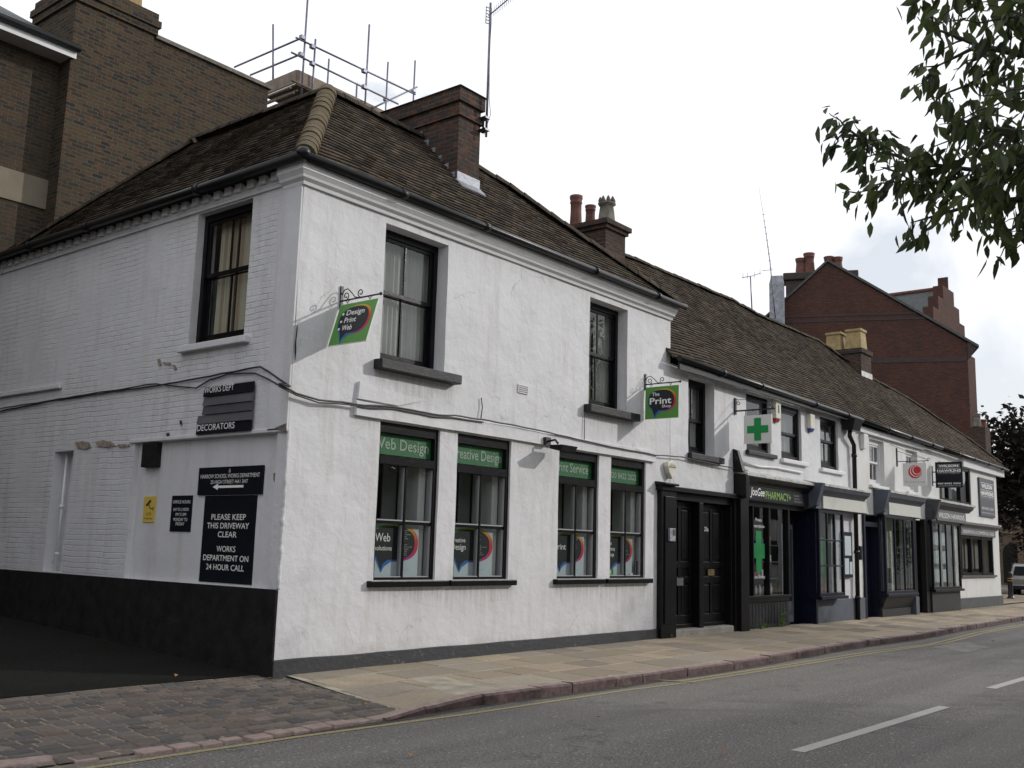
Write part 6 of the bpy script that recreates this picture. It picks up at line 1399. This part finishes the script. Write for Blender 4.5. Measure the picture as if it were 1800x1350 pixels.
q = MB(cf); q.box(-.86,.86,-.2,.045,.30,.50); q.build('bumper', M['rubber'], T9, bevel=.03)
q = MB(cf); q.box(-.27,.27,.03,.05,.70,.81); q.build('number_plate', M['plate'], T9)
# drain patch and litter
rl = random.Random(21)
spots = [(605,1258),(870,1225-0),(640,1240),(1052,1263),(1672,1166),(1430,1122),(270,1258),(350,1212),(245,1138),(205,1133),(190,1110),(395,1168),(1400,1090),(1270,1326),(720,1330),(310,1190),(475,1195),(1745,1128)]
for px, py in spots:
    z = -.155 if py > 1255 and px > 700 or px in (1052,1672,1270,720,1745) else -.06
    if px < 480: z = .02 if py < 1200 else -.05
    p = Gd(px, py, z); q = MB(); a = rl.uniform(0,6.3); s_ = rl.uniform(.025,.05); lift_ = .012
    ax, ay = Vector((math.cos(a),math.sin(a),0)), Vector((-math.sin(a),math.cos(a),0))
    pts = [p-ax*s_, p-ax*.3*s_+ay*.5*s_+Vector((0,0,s_*.5)), p+ax*s_+Vector((0,0,s_*.2)), p-ax*.1*s_-ay*.55*s_+Vector((0,0,s_*.35))]
    i = q.add([v+Vector((0,0,lift_)) for v in pts]); q.face([i,i+1,i+2]); q.face([i,i+2,i+3])
    o = q.build('fallen_leaf', M['dead_leaf'], fix=False); tag(o, 'small brown fallen leaf lying on the ' + ('dark driveway asphalt' if px < 480 and py < 1215 else 'granite setts' if px < 650 and z > -.1 else 'road tarmac' if z < -.1 else 'stone pavement'), 'leaf', 'fallen leaves on the road, setts and pavement')

# ================================================================== LEAVES, TREES, WEEDS
def leaf(mb, p, ax, up, ln, wd, t):
    """pointed leaf folded along its midrib, six faces"""
    ax = ax.normalized(); sd = ax.cross(up); 
    if sd.length < 1e-3: sd = Vector((1,0,0))
    sd.normalize(); nn = sd.cross(ax).normalized(); mb.c = (t,t,t)
    i = mb.add([p, p+ax*ln*.33+sd*wd*.5+nn*ln*.02, p+ax*ln*.33-nn*wd*.13, p+ax*ln*.33-sd*wd*.5+nn*ln*.02,
                p+ax*ln*.68+sd*wd*.38-nn*ln*.04, p+ax*ln*.68-nn*(wd*.10+ln*.05), p+ax*ln*.68-sd*wd*.38-nn*ln*.04, p+ax*ln-nn*ln*.14])
    for f in ((0,1,2),(0,2,3),(1,4,5,2),(2,5,6,3),(4,7,5),(5,7,6)): mb.face([i+k for k in f])
def sprig(lv, wd, a, b, rg, n, ln, droop=1.0, spread=.09, twig=.004):
    """a twig from a to b set with drooping leaves in loose clusters"""
    m = 5; P = [a+(b-a)*k/m + Vector((rg.uniform(-1,1),rg.uniform(-1,1),rg.uniform(-1,1)))*(.012 if k else 0)*(b-a).length*3 for k in range(m+1)]
    wd.tube(P, [twig*(1.2-.8*k/m) for k in range(m+1)], 5, local=False, cap=False)
    for k in range(n):
        f = rg.random()**.8; q = f*m; i_ = min(m-1, int(q)); p = P[i_]+(P[i_+1]-P[i_])*(q-i_)
        d = Vector((rg.gauss(0,.55), rg.gauss(0,.55), -droop*rg.uniform(.35,1.5)))+(b-a).normalized()*.45
        lnk = ln*rg.uniform(.5,1.3); leaf(lv, p+Vector((rg.gauss(0,spread),rg.gauss(0,spread),rg.gauss(0,spread)))*.35, d, Vector((rg.uniform(-1,1),rg.uniform(-1,1),.6)), lnk, lnk*rg.uniform(.32,.45), rg.random())
TR = thing('street_tree', (-.6, -11.0, -.1), 'leafy tree whose drooping branches reach in over the top right of the road', 'tree')
rg = random.Random(33); lv = MB(); wdm = MB()
base = Vector((-.6,-11.0,-.1)); fork = Vector((-.7,-10.9,3.0))
wdm.tube([base, base+Vector((0,0,.25)), (base+fork)/2+Vector((.05,.03,0)), fork], [.26,.20,.165,.15], 12, local=False)
def limb(pix, r0, dens, tw=.30, lf=.080, src=None, tall=1.0):
    P = [at(x, y, d) for x, y, d in pix]; R_ = [r0*(1-.85*k/(len(P)-1)) for k in range(len(P))]
    if src is not None: P = [src]+P; R_ = [r0*2.2]+R_
    wdm.tube(P, R_, 7, local=False)
    st = 1 if src is not None else 0
    for a, b in zip(P[st:], P[st+1:]):
        m = max(1, int((b-a).length*dens*1.1))
        for k in range(m):
            p = a+(b-a)*rg.random(); d = (b-a).normalized()*.6+Vector((rg.gauss(0,.5),rg.gauss(0,.5),rg.gauss(-.25,.45)*tall)); d.normalize()
            sprig(lv, wdm, p, p+d*tw*rg.uniform(.5,1.2), rg, rg.randint(8,14), lf)
f0 = fork
limb([(1860,330,4.6),(1800,318,4.9),(1720,300,5.0),(1660,292,5.1),(1605,285,5.15),(1560,268,5.2),(1520,248,5.25),(1490,225,5.3),(1470,205,5.3)], .013, 30, tw=.15, src=f0)
limb([(1700,310,5.0),(1640,322,5.0),(1590,318,5.0),(1550,322,5.0),(1512,338,5.0)], .008, 24, tw=.12)
limb([(1800,350,4.7),(1730,355,4.8),(1670,372,4.85),(1625,385,4.9),(1600,392,4.9)], .013, 17, tw=.15, src=None)
limb([(1880,220,4.4),(1810,235,4.6),(1740,225,4.8),(1690,212,4.9),(1665,205,4.9)], .016, 26, tw=.24, src=f0)
limb([(1850,100,4.6),(1790,95,4.7),(1720,80,4.8),(1670,60,4.85),(1625,45,4.9)], .018, 15, tw=.16, src=f0)
limb([(1720,80,4.8),(1680,100,4.8),(1650,115,4.8),(1625,140,4.8)], .009, 10, tw=.10)
limb([(1750,120,4.8),(1700,150,4.8),(1660,165,4.8),(1628,178,4.8)], .008, 7, tw=.10)
limb([(1880,10,4.2),(1800,0,4.4),(1720,-15,4.6),(1650,-22,4.7),(1600,-20,4.8)], .018, 22, tw=.20, src=f0)
limb([(1880,400,4.4),(1820,405,4.6),(1780,415,4.7),(1755,422,4.7)], .010, 12, tw=.11)
limb([(1900,60,3.9),(1840,40,4.1),(1790,30,4.2)], .018, 34, tw=.30, src=f0)
limb([(1900,150,3.9),(1840,160,4.1),(1795,150,4.2)], .018, 24, tw=.30, src=f0)
limb([(1900,270,4.1),(1840,280,4.3),(1780,285,4.5),(1720,330,4.6)], .014, 34, tw=.28)
limb([(1900,340,4.1),(1850,350,4.3),(1810,365,4.5)], .014, 18, tw=.2)
def inframe(p, mg=60):
    c = ROT.transposed() @ (p-CAM)
    if c.z > -0.2: return False
    x, y = CX+FPX*c.x/-c.z, CY-FPX*c.y/-c.z
    return -mg < x < 1800+mg and -mg < y < 1350+mg
# the rest of the crown outside the picture, which shades the road and the driveway mouth
for k in range(1350):
    d = Vector((rg.gauss(0,1), rg.gauss(0,1), rg.gauss(0,1))).normalized()*rg.random()**.4
    p = Vector((3.8,-10.6,5.3))+Vector((d.x*7.0, d.y*3.8, d.z*2.5)) if k < 1350 else Vector((4.2,-7.6,9.8))+Vector((d.x*6.5, d.y*4.2, d.z*2.0))
    if k % 12 == 0 and not any(inframe(fork+(p-fork)*t_/8+Vector((0,0,.4*(1-abs(t_/4-1)))), 30) for t_ in range(9)): wdm.tube([fork, (fork+p)/2+Vector((0,0,.4)), p], [.06,.035,.01], 5, local=False, cap=False)
    for j in range(24):
        e = p+Vector((rg.gauss(0,.45),rg.gauss(0,.45),rg.gauss(0,.25)))
        if inframe(e): continue
        l_ = (.22 if k < 1350 else .30)*rg.uniform(.6,1.3); q = Vector((rg.gauss(0,1),rg.gauss(0,1),rg.gauss(-.4,.5))).normalized(); s_ = q.cross(Vector((rg.random(),rg.random(),1))).normalized()*l_*.3; lv.c = (rg.random(),)*3
        i = lv.add([e, e+q*l_*.5+s_, e+q*l_, e+q*l_*.5-s_]); lv.face([i,i+1,i+2,i+3])
wdm.build('branches', M['bark'], TR, fix=False); lv.build('foliage', M['leaf'], TR, fix=False)

def crown_tree(name, base, h, r, label, cat, mat, seed, nclus, lf, trunk_r=.2, cz=.62, flat=.8, group=None, per=26):
    t = thing(name, tuple(base), label, cat, group); rg = random.Random(seed); B = Vector(base); wd_, lf_ = MB(), MB()
    top_ = B+Vector((0,0,h*.55)); wd_.tube([B, B+Vector((.0,.0,h*.06)), B+Vector((.08*h*.2,0,h*.3)), top_], [trunk_r*1.3, trunk_r, trunk_r*.8, trunk_r*.5], 10, local=False)
    C_ = B+Vector((0,0,h*cz))
    for k in range(nclus):
        d = Vector((rg.gauss(0,1),rg.gauss(0,1),rg.gauss(0,1))).normalized(); rr = rg.random()**.45
        rad_ = r*(1+.35*noise.noise(d*2.1+Vector((seed,0,0)))); p = C_+Vector((d.x*rad_*rr, d.y*rad_*rr, d.z*h*(1-cz)*rr*(1.0 if d.z > 0 else 1.0)*flat/.8))
        if k % 6 == 0: s0 = B+Vector((0,0,h*rg.uniform(.3,.5))); wd_.tube([s0, (s0+p)/2+Vector((0,0,.1*h*rg.random())), p], [trunk_r*.35, trunk_r*.2, .015], 6, local=False, cap=False)
        cs = r*rg.uniform(.10,.20)
        for j in range(per):
            e = Vector((rg.gauss(0,cs),rg.gauss(0,cs),rg.gauss(0,cs*.6))); dd = Vector((rg.gauss(0,1),rg.gauss(0,1),rg.gauss(-.3,.7))); l_ = lf*rg.uniform(.6,1.3)
            q = dd.normalized(); s_ = q.cross(Vector((rg.random(),rg.random(),1))).normalized()*l_*.3; lf_.c = (rg.random(),)*3
            i = lf_.add([p+e, p+e+q*l_*.5+s_, p+e+q*l_, p+e+q*l_*.5-s_]); lf_.face([i,i+1,i+2,i+3])
    wd_.build('trunk', M['bark'], t, fix=False); lf_.build('crown', M[mat], t, fix=False); return t
crown_tree('copper_beech', (60, 2.9, 0), 10.6, 5.4, 'dark purple leaved tree rising past the end of the row', 'tree', 'leaf_purple', 5, 520, .40, .35, cz=.60, flat=.9, per=34)
crown_tree('street_tree', (14.0, -16.6, -.1), 8.8, 3.6, 'tall green street tree across the road behind the viewer', 'tree', 'leaf', 9, 260, .22, .25, cz=.62, per=30)
for k_, (tx_, ty_) in enumerate(((21,-14.6),(27.0,-14.8),(34,-14.8),(62,-14.6))): crown_tree('street_tree', (tx_, ty_, -.1), 6.2, 2.7, ('short bushy tree nearest opposite the shop windows','short bushy tree second along the far pavement','short bushy tree third along the far pavement','short bushy tree farthest along the far pavement')[k_], 'tree', 'leaf', 20+k_, 150, .26, .18, cz=.55, per=30)
crown_tree('street_tree', (27.0, -13.4, -.1), 11.0, 4.0, 'tall green street tree farther along the near pavement', 'tree', 'leaf', 10, 240, .24, .25, cz=.62, per=30)
# weeds at the foot of the pharmacy
rg = random.Random(3)
for (px, py, n, h, lab) in ((1302,1112,9,.10,'small green weed at the foot of the right door post'),(1336,1104,10,.12,'low weed under the pharmacy stall riser'),(1374,1101,22,.30,'tallest leafy weed sprouting right of the pharmacy stall riser'),(1180,1123,6,.06,'tiny weed at the foot of the left door post'),(1345,1108,6,.08,'small trailing weed on the pavement below the pharmacy')):
    p = F(px, py, -.06); p.z = -.0; q = MB()
    for k in range(n):
        a = rg.uniform(0,6.28); d = Vector((math.cos(a)*.6, math.sin(a)*.4-.2, rg.uniform(.4,1.4))); q0 = p+Vector((rg.uniform(-.12,.12), rg.uniform(-.06,.02), rg.uniform(0,h)))
        leaf(q, q0, d, Vector((0,0,1)), rg.uniform(.05,.10), rg.uniform(.03,.05), rg.random())
        q.c = (.3,.3,.3); q.tube([p, (p+q0)/2+Vector((.01,0,.01)), q0], .003, 4, local=False, cap=False)
    o = q.build('weed', M['weed'], fix=False); tag(o, lab, 'plant')

# ================================================================== THE OTHER SIDE OF THE STREET (seen only as reflections and shade)
t = thing('driveway_house', (-14,12,0), 'tall brick house standing on the other side of the driveway', 'house')
q = MB(); q.box(-26,-11.5,1.5,26,-.6,8.5); q.build('wall', M['stock_dark'], t); q = MB(); q.hexa([(-26.3,1.2,8.5),(-11.2,1.2,8.5),(-11.2,26.3,8.5),(-26.3,26.3,8.5)],[(-19.3,5,12),(-19,5,12),(-19,22,12),(-19.3,22,12)]); q.build('roof', M['slate'], t)
for (x0, x1, h, m_, lab) in ((-30,-8,6.5,'redbrick','long red brick house across the road behind the viewer'),(9,42,7.4,'stock_dark','dark brick terrace across the road, mirrored in the shop windows'),(42,110,7.4,'cream','pale rendered terrace across the road, mirrored in the bay windows')):
    t = thing('opposite_building', ((x0+x1)/2,-20,0), lab, 'building')
    q = MB(); q.box(x0,x1,-27,-20.5,-.6,h); q.build('wall', M[m_], t)
    q = MB(); q.poly([(x0,-20.2,h),(x1,-20.2,h),(x1,-24,h+2.2),(x0,-24,h+2.2)]); q.poly([(x0,-27.3,h),(x1,-27.3,h),(x1,-24,h+2.2),(x0,-24,h+2.2)]); q.build('roof', M['slate'], t)
    k = x0+1.5
    while k < x1-1.5:
        for z in (.9,3.9):
            q = MB(); q.box(k,k+1.1,-20.5,-20.47,z,z+1.6); q.build('window', M['carglass'], t)
        k += 2.8
